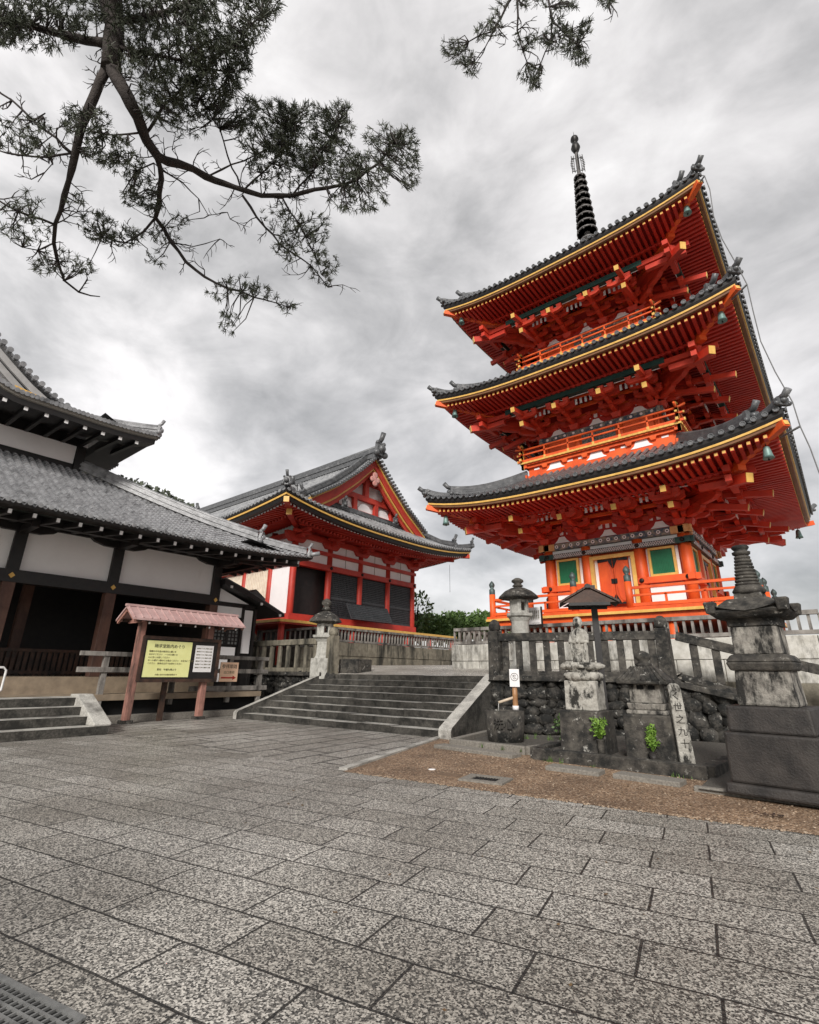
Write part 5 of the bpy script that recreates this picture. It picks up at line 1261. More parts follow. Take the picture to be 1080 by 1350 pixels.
# ------------------------------------------------------------ stone lanterns
def lantern_round(x, y, z0, lab, zs, hex_=False, dark=False, mt=STONEP, capm=STONED):
    """zs: base top, shaft top, platform top, firebox top, roof rim, roof top, finial top"""
    t = thing('stone_lantern', (x, y, z0), lab, 'stone lantern')
    n = 6 if hex_ else 14
    m = MB(); m.lathe([(.48, z0-.3), (.48, zs[0])], (x, y, 0), 6, False); m.lathe([(.36, zs[0]), (.30, zs[0]+.1), (.27, zs[0]+.5), (.28, zs[1]-.12), (.36, zs[1])], (x, y, 0), n, not hex_); obj('shaft', m, mt, t, .01)
    m = MB(); m.lathe([(.36, zs[1]), (.46, zs[1]+.05), (.47, zs[2]), (.3, zs[2]+.001)], (x, y, 0), 6, False); obj('platform', m, mt, t, .01)
    m = MB(); hh = zs[3]-zs[2]
    for k in range(6):
        a = k*math.pi/3; m.cbox((0, 0, 0), (.09, .11, hh), Matrix.Translation((x+.27*math.cos(a), y+.27*math.sin(a), zs[2]+hh/2)) @ Matrix.Rotation(a, 4, 'Z'))
    m.lathe([(.30, zs[2]), (.30, zs[2]+.08)], (x, y, 0), 6, False); m.lathe([(.30, zs[3]-.08), (.30, zs[3])], (x, y, 0), 6, False)
    for k in (1, 3, 4):
        a = k*math.pi/3+math.pi/6; m.cbox((0, 0, 0), (.03, .26, hh), Matrix.Translation((x+.24*math.cos(a), y+.24*math.sin(a), zs[2]+hh/2)) @ Matrix.Rotation(a, 4, 'Z'))
    obj('firebox', m, mt, t)
    m = MB(); h2 = zs[5]-zs[4]; m.lathe([(.3, zs[3]-.005), (.60, zs[4]-.02), (.66, zs[4]), (.62, zs[4]+h2*.2), (.46, zs[4]+h2*.6), (.24, zs[4]+h2*.9), (.12, zs[5])], (x, y, 0), n, not hex_); obj('roof_stone', m, capm, t)
    m = MB(); h3 = zs[6]-zs[5]; m.lathe([(.12, zs[5]), (.19, zs[5]+h3*.12), (.13, zs[5]+h3*.3), (.12, zs[5]+h3*.38), (.2, zs[5]+h3*.55), (.19, zs[5]+h3*.75), (.08, zs[5]+h3*.95), (0, zs[6])], (x, y, 0), 12); obj('finial', m, capm, t)
lantern_round(-8.05, 15.45, 1.58, 'tall pale stone lantern with round mossy cap behind the dark fence', (1.75, 3.24, 3.38, 3.82, 3.88, 4.24, 4.56), mt=LANT)
lantern_round(-15.6, 13.75, 1.44, 'smaller stone lantern with dark hexagonal cap at the left head of the steps', (2.0, 2.72, 2.86, 3.28, 3.36, 3.78, 4.28), True, mt=LANT)
m = MB(); m.box((-15.2, 14.2, 1.4), (-14.2, 15.0, 1.98)); tag(obj('stone_block', m, STONED, None, .03), 'low dark stone block at the foot of the left lantern', 'stone block')

# white board on the pagoda fence
t = thing('information_board', (-7.97, 16.35, 3.1), 'white information board with black edge hung on the pagoda fence', 'board')
m = MB(); m.box((-8.28, 16.30, 3.10), (-7.70, 16.34, 3.66)); o = obj('panel', m, PAPERW, t)
m = MB(); m.box((-7.70, 16.29, 3.09), (-7.66, 16.35, 3.67)); m.box((-8.3, 16.29, 3.06), (-7.66, 16.35, 3.10)); obj('edge', m, BLACK, t)
for k in range(7): text('清水寺三重塔建立', (-7.78-.068*k, 16.297, 3.40), .044, INKG, o, (0, -1, 0), vertical=True)
m = MB(); m.box((-8.02, 16.296, 3.13), (-7.76, 16.2995, 3.145)); obj('caption_line', m, INK, o)

# ------------------------------------------------------------ foreground stonework on the right
def kerb(name, pts, w, h, label, z0=0, mt=STONED):
    t = thing(name, pts[0]+(z0,), label, 'kerb')
    for a, b_ in zip(pts[:-1], pts[1:]):
        m = MB(); m.beam(a+(z0+h/2-.02,), b_+(z0+h/2-.02,), w, h+.04); obj('kerb_stone', m, mt, t, .012)
    return t
kerb('stone_kerb', [(-7.55, 12.7), (-7.1, 10.15), (-5.3, 10.12), (-5.0, 11.6)], .16, .15, 'low granite kerb round the bamboo water basin', mt=CONC)
m = MB(); m.add([(-7.5, 12.8, .06), (-7.05, 10.2, .06), (-5.1, 10.2, .06), (-5.0, 13.2, .06)], [(0, 1, 2, 3)]); structure('basin_bed', m, SOIL)
kerb('stone_kerb', [(-5.0, 12.0), (-4.95, 9.78), (-2.02, 9.72), (-1.95, 11.2)], .2, .2, 'long dark stone kerb enclosing the statue and small shrine')
m = MB(); m.add([(-4.95, 13.5, .14), (-4.9, 9.8, .14), (-2.05, 9.8, .14), (-1.95, 13.9, .14)], [(0, 1, 2, 3)]); structure('shrine_bed', m, SOIL)
for (a, b_, w, lab) in (((-7.2, 9.78), (-5.25, 9.62), .34, 'long reddish stone slab set in gravel before the water basin'), ((-4.28, 8.95), (-3.40, 8.98), .34, 'short grey stone slab lying in gravel below the statue'), ((-3.18, 9.02), (-2.22, 8.98), .36, 'short grey stone slab lying in gravel below the small shrine')):
    m = MB(); m.beam(a+(.03,), b_+(.03,), w, .08); tag(obj('stone_slab', m, CONC, None, .012), lab, 'stone slab')
# water basin
t = thing('water_basin', (-6.42, 11.2, .05), 'old carved stone water basin brimming under a bamboo spout', 'water basin')
m = MB(); Mb = Matrix.Translation((-6.42, 11.3, 0)) @ Matrix.Rotation(R(25), 4, 'Z')
m.lathe([(.36, .04), (.40, .3), (.42, .70), (.33, .71), (.31, .58)], n=20, M=Mb @ Matrix.Diagonal((1.08, .9, 1, 1))); obj('bowl', m, STONED, t)
m = MB(); m.lathe([(.32, .66), (.32, .665)], n=20, M=Mb @ Matrix.Diagonal((1.08, .9, 1, 1))); obj('water', m, WATER, t)
fb = Vector((.42, -.9, 0)).normalized()
text('洗心', Vector((-6.42, 11.3, .44))+fb*.395, .24, INKS, t, fb, ext=.02)
t = thing('bamboo_spout', (-6.2, 11.55, .06), 'upright bamboo water spout with a slanting outlet behind the basin', 'water spout')
bx, by = -6.33, 11.68
m = MB(); m.lathe([(.065, .05), (.065, .70), (.07, .72), (.065, .74), (.062, 1.02), (.068, 1.04), (.062, 1.06), (.06, 1.34)], (bx, by, 0), 12); obj('pipe', m, BAMBOO, t)
m = MB(); m.tube([(bx, by, .99), (bx-.33, by-.22, .86)], .032, 10); obj('outlet', m, PAPERW if False else mat('pale_bamboo', (.62, .52, .40), (.5, .4, .3), 5, .4), t)
m = MB(); m.lathe([(.075, .70), (.075, .80)], (bx, by, 0), 12); obj('white_band', m, PAPERW, t)
m = MB(); m.tube([(bx-.33, by-.22, .85), (bx-.335, by-.223, .67)], .006, 5); obj('water_trickle', m, STEEL, t)
t = thing('small_white_sign', (bx, by, 1.2), 'small white sign with a round emblem tied to the bamboo spout', 'sign')
Ms = Matrix.Translation((bx+.05, by-.075, 1.42)) @ Matrix.Rotation(R(25), 4, 'Z')
m = MB(); m.box((-.115, -.008, -.20), (.115, .008, .20), Ms); o = obj('panel', m, PAPERW, t)
m = MB(); c = [(.085*math.cos(a), .085*math.sin(a)) for a in lin(0, 2*math.pi, 24)]
m.tube([Ms @ Vector((x, -.012, z+.02)) for x, z in c], .006, 5, False); m.tube([Ms @ Vector((.06*math.cos(R(135)), -.012, .02+.06*math.sin(R(135)))), Ms @ Vector((.06*math.cos(R(-45)), -.012, .02+.06*math.sin(R(-45))))], .005, 5)
m.tube([Ms @ Vector((.035*math.cos(a), -.012, .02+.045*math.sin(a))) for a in lin(.3, 5.2, 12)], .005, 5, False); m.box((-.05, -.011, .105), (.05, -.009, .15), Ms) if False else None
obj('emblem', m, INK, o)
# statue
def stone_block(m, c, w, d, z0, z1, tw=1): m.frus(c, w, d, z0, w*tw, d*tw, z1)
t = thing('jizo_statue', (-4.1, 10.35, .14), 'weathered pale standing stone monk statue on a tall lotus pedestal', 'statue')
sx, sy = -4.1, 10.35; ra = R(5)
Mz = Matrix.Translation((sx, sy, 0)) @ Matrix.Rotation(ra, 4, 'Z')
m = MB(); m.frus((0, 0), .84, .8, .1, .80, .76, .87, Mz); obj('lower_pedestal', m, STONED, t, .02)
m = MB(); m.frus((0, .02), .62, .58, .87, .60, .56, 1.40, Mz); obj('upper_pedestal', m, STONEP, t, .02)
m = MB(); rg = random.Random(4)
for k in range(11):
    a = k*2*math.pi/11; m.ball((.26*math.cos(a), .24*math.sin(a), 1.48), .13, 1, 1, .7, 8, 5, .12, rg, Mz); m.ball((.32*math.cos(a+.3), .28*math.sin(a+.3), 1.66), .12, 1, 1, .55, 8, 5, .12, rg, Mz)
m.lathe([(.25, 1.38), (.27, 1.5), (.24, 1.56), (.36, 1.64), (.37, 1.73), (.1, 1.74)], n=14, M=Mz); obj('lotus_base', m, STONEP, t)
m = MB()
def ell(z, rx, ry, cy=0, n=16): return [Mz @ Vector((rx*math.cos(2*math.pi*k/n), cy+ry*math.sin(2*math.pi*k/n)*(1.0), z)) for k in range(n)]
prof = [(1.72, .14, .115, 0), (1.78, .155, .13, 0), (1.92, .15, .12, 0), (2.08, .158, .12, 0), (2.22, .17, .12, .0), (2.31, .165, .11, .0), (2.36, .12, .085, .0), (2.385, .062, .06, -.01), (2.41, .068, .07, -.02), (2.47, .088, .095, -.02), (2.535, .09, .098, -.015), (2.59, .068, .075, -.01), (2.62, .025, .03, -.005)]
rows = [ell(*p) for p in prof]
m.grid([r_+[r_[0]] for r_ in rows], True)
m.add(rows[0], [tuple(range(16))]); m.add(rows[-1], [tuple(range(16))])
# sleeves, joined hands, robe folds, face
for sg in (-1, 1):
    m.tube([Mz @ Vector(p) for p in ((sg*.145, 0, 2.27), (sg*.16, -.05, 2.12), (sg*.05, -.13, 2.12))], [.045, .05, .032], 8)
    m.tube([Mz @ Vector(p) for p in ((sg*.13, -.07, 2.1), (sg*.12, -.11, 1.95), (sg*.11, -.11, 1.80))], [.035, .028, .015], 8)
    m.ball((sg*.088, -.02, 2.48), .018, .5, 1, 1.5, 6, 5, 0, rg, Mz)
    m.ball((sg*.034, -.105, 2.495), .010, 1.6, .6, .6, 6, 4, 0, rg, Mz)
for k in range(5): m.tube([Mz @ Vector((-.12, -.08, 2.02-.05*k)), Mz @ Vector((0, -.128, 1.97-.05*k)), Mz @ Vector((.12, -.08, 2.02-.05*k))], .008, 6)
m.ball((0, -.115, 2.475), .012, .9, 1, 1.6, 6, 4, 0, rg, Mz); m.ball((0, -.108, 2.445), .010, 1.8, .6, .5, 6, 4, 0, rg, Mz); m.ball((0, -.14, 2.14), .038, .8, .8, 1.2, 8, 6, 0, rg, Mz)
obj('figure', m, STONEP, t)
# little roof on a post sheltering the statue
t = thing('shelter_roof_on_post', (-4.2, 10.9, .14), 'small dark shingled gable roof on a black post over the statue', 'shelter')
px_, py_ = -3.95, 10.95
Mr = Matrix.Translation((px_, py_, 0)) @ Matrix.Rotation(R(24), 4, 'Z')
m = MB(); m.box((-.06, -.06, .1), (.06, .06, 3.32), Mr); obj('post', m, BLACK, t)
for sg in (-1, 1):
    m = MB()
    for k in range(5):
        a, b_ = k/5, (k+1)/5+.03
        m.prism([(-.12+sg*.58*(1-a)*1.0, 2.89+.32*a), (-.12+sg*.58*(1-b_), 2.89+.32*b_), (-.12+sg*.58*(1-b_), 2.93+.32*b_), (-.12+sg*.58*(1-a), 2.935+.32*a)], 'y', -.55, .25) 
    m.v = [tuple(Mr @ Vector(p)) for p in m.v]; obj('roof_slope', m, BLACK if False else DKWOOD, t)
m = MB(); m.box((-.17, -.58, 3.19), (-.07, .28, 3.26), Mr)
for y in (-.5, .2): m.box((-.52, y-.03, 2.84), (.28, y+.03, 2.9), Mr); m.prism([(-.6, 2.9), (.36, 2.9), (-.12, 3.16)], 'y', y-.015, y+.015) if False else None
for k in range(5): m.box((-.02, -.05, 2.6) if False else (-.2, -.5+.15*k, 2.87), (.0, -.44+.15*k, 2.92), Mr)
obj('roof_frame', m, BLACK, t)
m = MB()
for y in (-.5, .2): m.prism([(-.64, 2.90), (.40, 2.90), (-.12, 3.19)], 'y', y-.012, y+.012)
m.v = [tuple(Mr @ Vector(p)) for p in m.v]; obj('gable_board', m, DKWOOD, t)
# small stone shrine
t = thing('small_stone_shrine', (-2.95, 10.35, .14), 'small stone shrine with a tiled stone roof on a dark square base', 'stone shrine')
Mz = Matrix.Translation((-2.95, 10.4, 0)) @ Matrix.Rotation(R(4), 4, 'Z')
m = MB(); m.frus((0, 0), .80, .76, .1, .78, .74, .86, Mz); obj('base', m, STONED, t, .03)
m = MB(); m.frus((0, 0), .68, .62, .86, .66, .6, .93, Mz); m.frus((0, 0), .58, .54, .93, .64, .58, 1.04, Mz); m.frus((0, 0), .52, .46, 1.04, .52, .46, 1.38, Mz); obj('body', m, STONE, t, .02)
for x in (-.12, .07): m = MB(); m.box((x, -.236, 1.27), (x+.11, -.20, 1.34), Mz); obj('opening', m, VOID, t)  # black plates painting the dark of the window holes
m = MB(); m.box((-.05, -.28, 1.0), (.05, -.235, 1.05), Mz); obj('slot', m, VOID, t)  # black plate painting the dark of a slot
m = MB(); m.frus((0, 0), .84, .78, 1.36, .86, .8, 1.42, Mz); m.frus((0, 0), .86, .8, 1.42, .40, .34, 1.66, Mz); 
for k in range(9): m.beam(Mz @ Vector((-.4+.1*k, -.40, 1.43)), Mz @ Vector((-.18+.045*k, -.17, 1.665)), .03, .03)
obj('roof_stone', m, STONED, t, .015)
m = MB(); m.lathe([(.13, 1.65), (.15, 1.70), (.08, 1.74), (.14, 1.80), (.15, 1.86), (.1, 1.9), (.02, 1.94)], n=12, M=Mz); obj('finial', m, STONED, t)
m = MB(); m.tube([Mz @ Vector((.4*math.cos(a), -.0, 1.2+.48*math.sin(a))) for a in lin(0, 0.01, 1)], .001, 4) if False else None
# inscribed pillar
t = thing('inscribed_stone_pillar', (-2.42, 10.12, .14), 'leaning round topped stone pillar with carved writing beside the small shrine', 'stone pillar')
Mz = Matrix.Translation((-2.40, 10.15, .1)) @ Matrix.Rotation(R(24), 4, 'Z') @ Matrix.Rotation(R(-2), 4, 'Y')
m = MB(); m.prism([(-.115, 0), (.115, 0), (.10, 1.2)]+[(.10*math.cos(a), 1.2+.085*math.sin(a)) for a in lin(.2, math.pi-.2, 8)]+[(-.10, 1.2)], 'y', -.09, .09); m.v = [tuple(Mz @ Vector(p)) for p in m.v]; o = obj('shaft', m, STONEP, t, .02)
fdir = Mz.to_3x3() @ Vector((0, -1, 0))
for k, ch in enumerate('く世之九十'): text(ch, Mz @ Vector((0, -.092, 1.08-.185*k)), .145, INKS, o, fdir, ext=.004)
# tall stupa (hokyointo)
t = thing('stone_stupa', (-1.05, 8.95, 0), 'tall dark stone stupa with ringed spire on stepped black base, right foreground', 'stupa')
Mz = Matrix.Translation((-.94, 9.08, 0)) @ Matrix.Rotation(R(-5), 4, 'Z')
m = MB(); m.frus((0, 0), 1.24, 1.24, .06, 1.20, 1.20, .19, Mz); m.frus((0, 0), 1.10, 1.10, .19, 1.08, 1.08, .80, Mz); obj('lower_base', m, STONEB, t, .03)
m = MB(); m.frus((0, 0), .98, .98, .80, .94, .94, 1.13, Mz); obj('upper_base', m, STONEB, t, .03)
m = MB(); m.frus((0, 0), .70, .70, 1.13, .64, .64, 1.60, Mz); obj('lower_body', m, STONE, t, .03)
m = MB(); m.frus((0, 0), .72, .72, 1.58, .80, .80, 1.70, Mz); m.frus((0, 0), .80, .80, 1.70, .66, .66, 1.80, Mz); obj('lotus_slab', m, STONED, t, .03)
m = MB(); m.frus((0, 0), .58, .58, 1.80, .56, .56, 2.18, Mz); o = obj('upper_body', m, STONE, t, .02)
m = MB(); m.frus((0, 0), .60, .60, 2.18, .62, .62, 2.30, Mz); obj('band', m, STONED, t, .015)
m = MB()  # roof with upturned corners
for z0, hw, lift in ((2.30, .44, .05), (2.38, .50, .12), (2.46, .40, .0), (2.52, .28, .0)):
    g = []
    for j in range(9):
        row = []
        for i in range(9):
            u, v_ = -1+i/4, -1+j/4; row.append(Mz @ Vector((u*hw, v_*hw, z0+lift*(abs(u)*abs(v_))**1.5)))
        g.append(row)
    m.grid(g, False)
m.frus((0, 0), .80, .80, 2.29, .98, .98, 2.38, Mz); m.frus((0, 0), .98, .98, 2.38, .52, .52, 2.58, Mz)
for sx_ in (-1, 1):
    for sy_ in (-1, 1): m.prism([(0, 0)], 'z', 0, 0) if False else m.frus((sx_*.44, sy_*.44), .12, .12, 2.36, .16, .16, 2.53, Mz)
obj('roof_stone', m, STONED, t, .02)
m = MB(); m.frus((0, 0), .36, .36, 2.57, .34, .34, 2.66, Mz); m.lathe([(.20, 2.66), (.22, 2.70), (.17, 2.78)], n=14, M=Mz)
z = 2.78; rr = .165
for k in range(9):
    m.lathe([(rr*.82, z), (rr, z+.012), (rr, z+.036), (rr*.82, z+.05)], n=16, M=Mz); z += .05; rr -= .007
m.lathe([(.08, z), (.12, z+.03), (.125, z+.06), (.08, z+.08), (.10, z+.10), (.12, z+.13), (.10, z+.16), (.03, z+.17)], n=14, M=Mz); obj('ringed_spire', m, STONED, t)
m = MB(); m.add([(-2.0, 9.8, .05), (-1.95, 8.62, .05), (2, 8.62, .05), (2, 12.8, .05), (-2.0, 12.2, .05)], [(0, 1, 2, 3, 4)]); structure('stupa_bed', m, SOIL)
kerb('stone_kerb', [(-2.02, 8.72), (2.0, 8.78)], .12, .07, 'flat grey kerb at the foot of the tall stupa', mt=CONC)
# offerings in vases
def bouquet(x, y, z, h, w, lab, seed):
    rg = random.Random(seed); t = thing('vase_of_greenery', (x, y, .14), lab, 'vase')
    m = MB(); m.lathe([(.05, .14), (.065, .3), (.06, z), (.075, z+.02)], (x, y, 0), 10); obj('vase', m, STONED if seed == 1 else STONEB, t)
    st_ = MB(); lf = MB()
    for k in range(26):
        a = rg.uniform(0, 6.28); hh = h*rg.uniform(.35, 1); q = Vector((x+w*.55*math.cos(a)*rg.uniform(.1, 1)*(1-.45*hh/h), y+w*.55*math.sin(a)*rg.uniform(.1, 1), z+hh)); st_.tube([(x, y, z), q], .004, 4)
        for j in range(11):
            p = Vector((x, y, z)).lerp(q, rg.uniform(.35, 1)); d = Vector((rg.gauss(0, 1), rg.gauss(0, 1), rg.gauss(.5, .7))).normalized(); l = rg.uniform(.05, .085); s = d.cross(Vector((rg.gauss(0, 1), rg.gauss(0, 1), rg.gauss(0, 1)))).normalized()*l*.28
            n_ = d.cross(s).normalized()*l*.12
            lf.add([p, p+d*l*.5+s+n_, p+d*l, p+d*l*.5-s+n_], [(0, 1, 2), (0, 2, 3)], False)
    obj('stems', st_, LEAFL, t); obj('foliage', lf, LEAFL, t, fix=False)
bouquet(-3.72, 9.93, .40, .42, .36, 'bright green leaf offering in a stone vase before the statue', 1)
bouquet(-2.86, 9.93, .28, .46, .28, 'bright green leaf offering in a dark vase before the small shrine', 2)
# little plants at the wall foot
def shrub(name, c, r, n, mtl, lab, cat, seed, leaf=(.06, .11), flat=.7, clumps=None, kind=None, trunk=True):
    rg = random.Random(seed); lf = MB(); c = Vector(c)
    cl = clumps or [(c, r)]
    for k in range(n):
        cc, rr = rg.choice(cl); d = Vector((rg.gauss(0, 1), rg.gauss(0, 1), rg.gauss(0, 1))).normalized(); rad = rr*rg.uniform(.35, 1)**.45
        p = Vector(cc)+Vector((d.x*rad, d.y*rad, d.z*rad*flat)); l = rg.uniform(*leaf)
        u = (d+Vector((rg.gauss(0, .7), rg.gauss(0, .7), rg.gauss(.2, .7)))).normalized(); s = u.cross(Vector((rg.gauss(0, 1), rg.gauss(0, 1), rg.gauss(0, 1)))).normalized()*l*.33
        lf.add([p, p+u*l*.5+s, p+u*l, p+u*l*.5-s], [(0, 1, 2, 3)], False)
    t = thing(name, (c.x, c.y, c.z-r*flat), lab, cat); obj('foliage', lf, mtl, t, fix=False)
    if trunk:
        m = MB()
        for k in range(5): cc, rr = cl[k % len(cl)]; m.tube([(c.x, c.y, c.z-r*flat), Vector(cc)+Vector((rg.uniform(-.2, .2)*rr, 0, rr*.4))], [.03*r+.005, .01*r+.003], 6)
        obj('stem', m, BARK, t)
    return t
shrub('wall_fern', (-5.35, 12.5, .38), .38, 260, LEAFD, 'low dark green plant at the foot of the boulder wall by the basin', 'plant', 21)
# drain covers, ground light, leaf
t = thing('drain_cover', (-4.55, 7.36, 0), 'square drain opening with pale concrete frame set in the gravel', 'drain cover')
Mz = Matrix.Translation((-4.55, 7.36, 0)) @ Matrix.Rotation(R(10), 4, 'Z')
m = MB()
for a, b_ in (((-.34, -.25, 0), (.34, -.14, .03)), ((-.34, .14, 0), (.34, .25, .03)), ((-.34, -.14, 0), (-.2, .14, .03)), ((.2, -.14, 0), (.34, .14, .03))): m.box(a, b_, Mz)
obj('frame', m, CONC, t)
m = MB(); m.box((-.2, -.14, .0), (.2, .14, .012), Mz); obj('grille_darkness', m, VOID, t)  # flat black plate for the darkness below the bars
m = MB()
for k in range(9): m.box((-.19+.045*k, -.14, .012), (-.175+.045*k, .14, .02), Mz)
obj('bars', m, BLACK, t)
m = MB(); m.box((-.2, -.13, 0), (.2, .13, .014), Matrix.Translation((-5.2, 7.30, 0)) @ Matrix.Rotation(R(10), 4, 'Z')); tag(obj('valve_cover', m, mat('dusty_brown_lid', (.17, .11, .07), (.12, .08, .05), 20, .8), None, .01), 'small brown rectangular valve lid in the gravel', 'valve cover')
m = MB(); m.lathe([(.06, 0), (.06, .012), (.04, .014)], (-5.68, 7.52, 0), 14); tag(obj('ground_lid', m, PAPERW), 'small round white lid near the corner of the gravel', 'lid')
rg = random.Random(6); m = MB()
for k in range(26): p = Vector((-1.05+rg.gauss(0, .1), 7.75+rg.gauss(0, .035), .012+rg.uniform(0, .02))); a = rg.uniform(0, 6.28); m.add([p, p+Vector((.06*math.cos(a), .06*math.sin(a), .008)), p+Vector((.05*math.cos(a+.7), .05*math.sin(a+.7), .012))], [(0, 1, 2)], False)
tag(obj('leaf_litter_patch', m, DKWOOD, fix=False), 'small dark patch of dead leaves on the gravel by the stupa', 'leaves', kind='stuff')
# floor grate, bottom-left
t = thing('floor_grate', (-3.2, 1.2, 0), 'galvanised square mesh floor grate set in the paving', 'grate')
Mz = Matrix.Translation((-3.2, 1.04, .004)) @ Matrix.Rotation(R(12), 4, 'Z')
m = MB(); m.box((-.47, -.27, -.0), (.27, .27, .004), Mz); obj('shaft', m, VOID, t)  # thin black plate: darkness of the mesh holes painted, no real depth
m = MB()
for k in range(17): x = -.44+.7*k/16; m.box((x-.005, -.26, .004), (x+.005, .26, .014), Mz)
for k in range(11): y = -.25+.5*k/10; m.box((-.46, y-.006, .005), (.26, y+.006, .0145), Mz)
m.box((-.47, -.275, .003), (.27, -.25, .016), Mz); m.box((-.47, .25, .003), (.27, .275, .016), Mz); m.box((.25, -.25, .003), (.275, .25, .016), Mz); obj('grid', m, GRATE, t)

# ------------------------------------------------------------ greenery beyond
rg = random.Random(31)
for i, (px, py, dist, r_) in enumerate(((556, 824, 44, 2.4), (580, 826, 46, 2.1), (604, 824, 47, 2.2), (628, 822, 48, 2.2), (650, 822, 49, 2.1))):
    c = at_range(px, py, dist)
    cl = [(c+Vector((rg.uniform(-1.3, 1.3), rg.uniform(-1, 1), rg.uniform(-.6, .35))), r_*rg.uniform(.4, .62)) for k in range(9)]
    lab = ('leafy green bush against the right corner of the red hall', 'low green bush beyond the stone fence, next to the corner bush', 'middle green bush showing over the stone fence', 'green bush beyond the fence, left of the pagoda railing', 'green bush partly hidden by the pagoda railing')[i]
    s = shrub('garden_bush', c, r_, 2300, LEAFD, lab, 'bush', 40+i, (.22, .42), .75, cl); s['group'] = 'bushes beyond the fence'
    for k in range(2):
        pass
c = at_range(549, 806, 42); shrub('young_tree', c, 1.3, 420, LEAFD, 'small leafy tree top peeping out beside the red hall', 'tree', 77, (.2, .4), 1.2)
# wooded hill
m = MB(); rg = random.Random(8); hc = at_range(40, 700, 150)
g = []
for j in range(13):
    row = []
    for i in range(33):
        u = -1+i/16; v_ = j/12; h_ = 52*(1-.75*abs(u)**1.6)*math.sin(v_*math.pi)+rg.uniform(-.5, .5)
        rt_ = Vector((.77, .64, 0)); fw = Vector((-.64, .77, 0)); p = Vector((hc.x, hc.y, 0))+rt_*(u*70)+fw*(-20+v_*80); row.append((p.x, p.y, max(-1, h_)))
    g.append(row)
m.grid(g, True); structure('wooded_hill', m, FOREST)
lf = MB()
for k in range(16000):
    u = rg.uniform(-.95, .95); v_ = rg.uniform(.05, .62); h_ = 52*(1-.75*abs(u)**1.6)*math.sin(v_*math.pi)
    p = Vector((hc.x, hc.y, 0))+Vector((.77, .64, 0))*(u*70)+Vector((-.64, .77, 0))*(-20+v_*80)+Vector((0, 0, h_+rg.uniform(0, 2.6)))
    d = Vector((rg.gauss(0, 1), rg.gauss(0, 1), rg.gauss(.3, 1))).normalized()*rg.uniform(.6, 1.5); s = d.cross(Vector((rg.gauss(0, 1), rg.gauss(0, 1), rg.gauss(0, 1)))).normalized()*rg.uniform(.3, .7)
    lf.add([p, p+d*.5+s, p+d, p+d*.5-s], [(0, 1, 2, 3)], False)
tag(obj('hillside_forest', lf, FOREST, fix=False), 'dark wooded hillside just visible above the left hall roof', 'forest', kind='stuff')

# ------------------------------------------------------------ pine overhead (trunk stands behind the viewer)
pine = thing('pine_tree', (-1.5, -4.5, 0), 'old pine whose dark boughs hang into the top of the sky', 'tree')
def P(px, py, dd=0):
    return at_range(px, py, 9.0 + .55*math.sin(px*.013+py*.017) + dd)
rgp = random.Random(5)
limbs = []
def limb(pts, r0, r1, dd=0, name='limb', wob=2.0):
    # resample with slight wobble
    P_ = []
    for (a, b_) in zip(pts[:-1], pts[1:]):
        n = max(1, int(math.hypot(b_[0]-a[0], b_[1]-a[1])/14))
        for k in range(n): P_.append((a[0]+(b_[0]-a[0])*k/n+rgp.uniform(-wob, wob)*(k > 0), a[1]+(b_[1]-a[1])*k/n+rgp.uniform(-wob, wob)*(k > 0)))
    P_.append(pts[-1]); n = len(P_)
    ptsw = [P(x, y, dd) for x, y in P_]; rad = [(r0+(r1-r0)*i/(n-1))*.7*9/F_*rgp.uniform(.85, 1.12) for i in range(n)]
    m = MB(); m.tube(ptsw, rad, 8); obj(name, m, BARK, pine); limbs.append((P_, r0, r1, dd)); return ptsw
top = limb([(138, -120), (143, -50), (147, 0), (151, 35), (148, 72), (146, 92)], 17, 11, wob=1)
limb([(141, 90), (124, 128), (109, 165), (101, 195), (95, 222), (85, 258), (73, 295), (71, 320), (76, 345), (85, 370), (104, 385), (132, 391)], 6.5, .8)
limb([(148, 90), (167, 125), (182, 155), (193, 185), (208, 206), (236, 216), (270, 232), (310, 247), (345, 258), (385, 258), (430, 248), (470, 238), (500, 215), (520, 190)], 8.5, 1.0)
limb([(206, 205), (213, 235), (210, 270), (205, 287), (225, 318), (245, 345), (270, 365), (300, 380), (335, 392), (380, 405)], 4.6, .8)
limb([(205, 287), (190, 305), (165, 320), (135, 312)], 2.0, .7)
limb([(320, 258), (350, 300), (380, 330), (410, 350), (432, 378)], 2.2, .7)
limb([(373, 262), (395, 295), (412, 330), (424, 362)], 1.5, .6)
limb([(142, 58), (100, 50), (60, 40), (20, 30), (-30, 28)], 6, 3)
limb([(150, 30), (190, 25), (232, 12), (270, -12)], 4, 2.5)
limb([(98, 205), (60, 172), (30, 145), (-10, 112)], 2.0, 1.0)
limb([(95, 202), (50, 207), (10, 202), (-20, 196)], 1.5, .8)
limb([(72, 296), (40, 285), (-5, 262)], 2, 1.2)
limb([(72, 320), (50, 330), (30, 326)], 1.2, .7)
limb([(215, 225), (240, 240), (262, 262), (275, 284), (300, 280)], 1.4, .6)
limb([(318, 250), (300, 205), (290, 170), (255, 120)], 1.6, .8); limb([(322, 250), (360, 215), (380, 170)], 1.6, .8); limb([(385, 258), (420, 215), (445, 165)], 1.6, .8)
limb([(275, 232), (322, 212), (370, 190)], 1.6, .8); limb([(190, 180), (215, 140), (260, 100), (310, 60), (345, 20)], 2.2, 1.0); limb([(185, 175), (150, 178), (120, 172)], 1.3, .7)
limb([(203, 215), (180, 225), (158, 205)], 1.2, .7); limb([(152, 60), (190, 70), (240, 80), (300, 95)], 2.5, 1)
limb([(230, 320), (255, 325), (290, 315)], 1, .5); limb([(55, 190), (70, 215), (50, 240)], .9, .5)
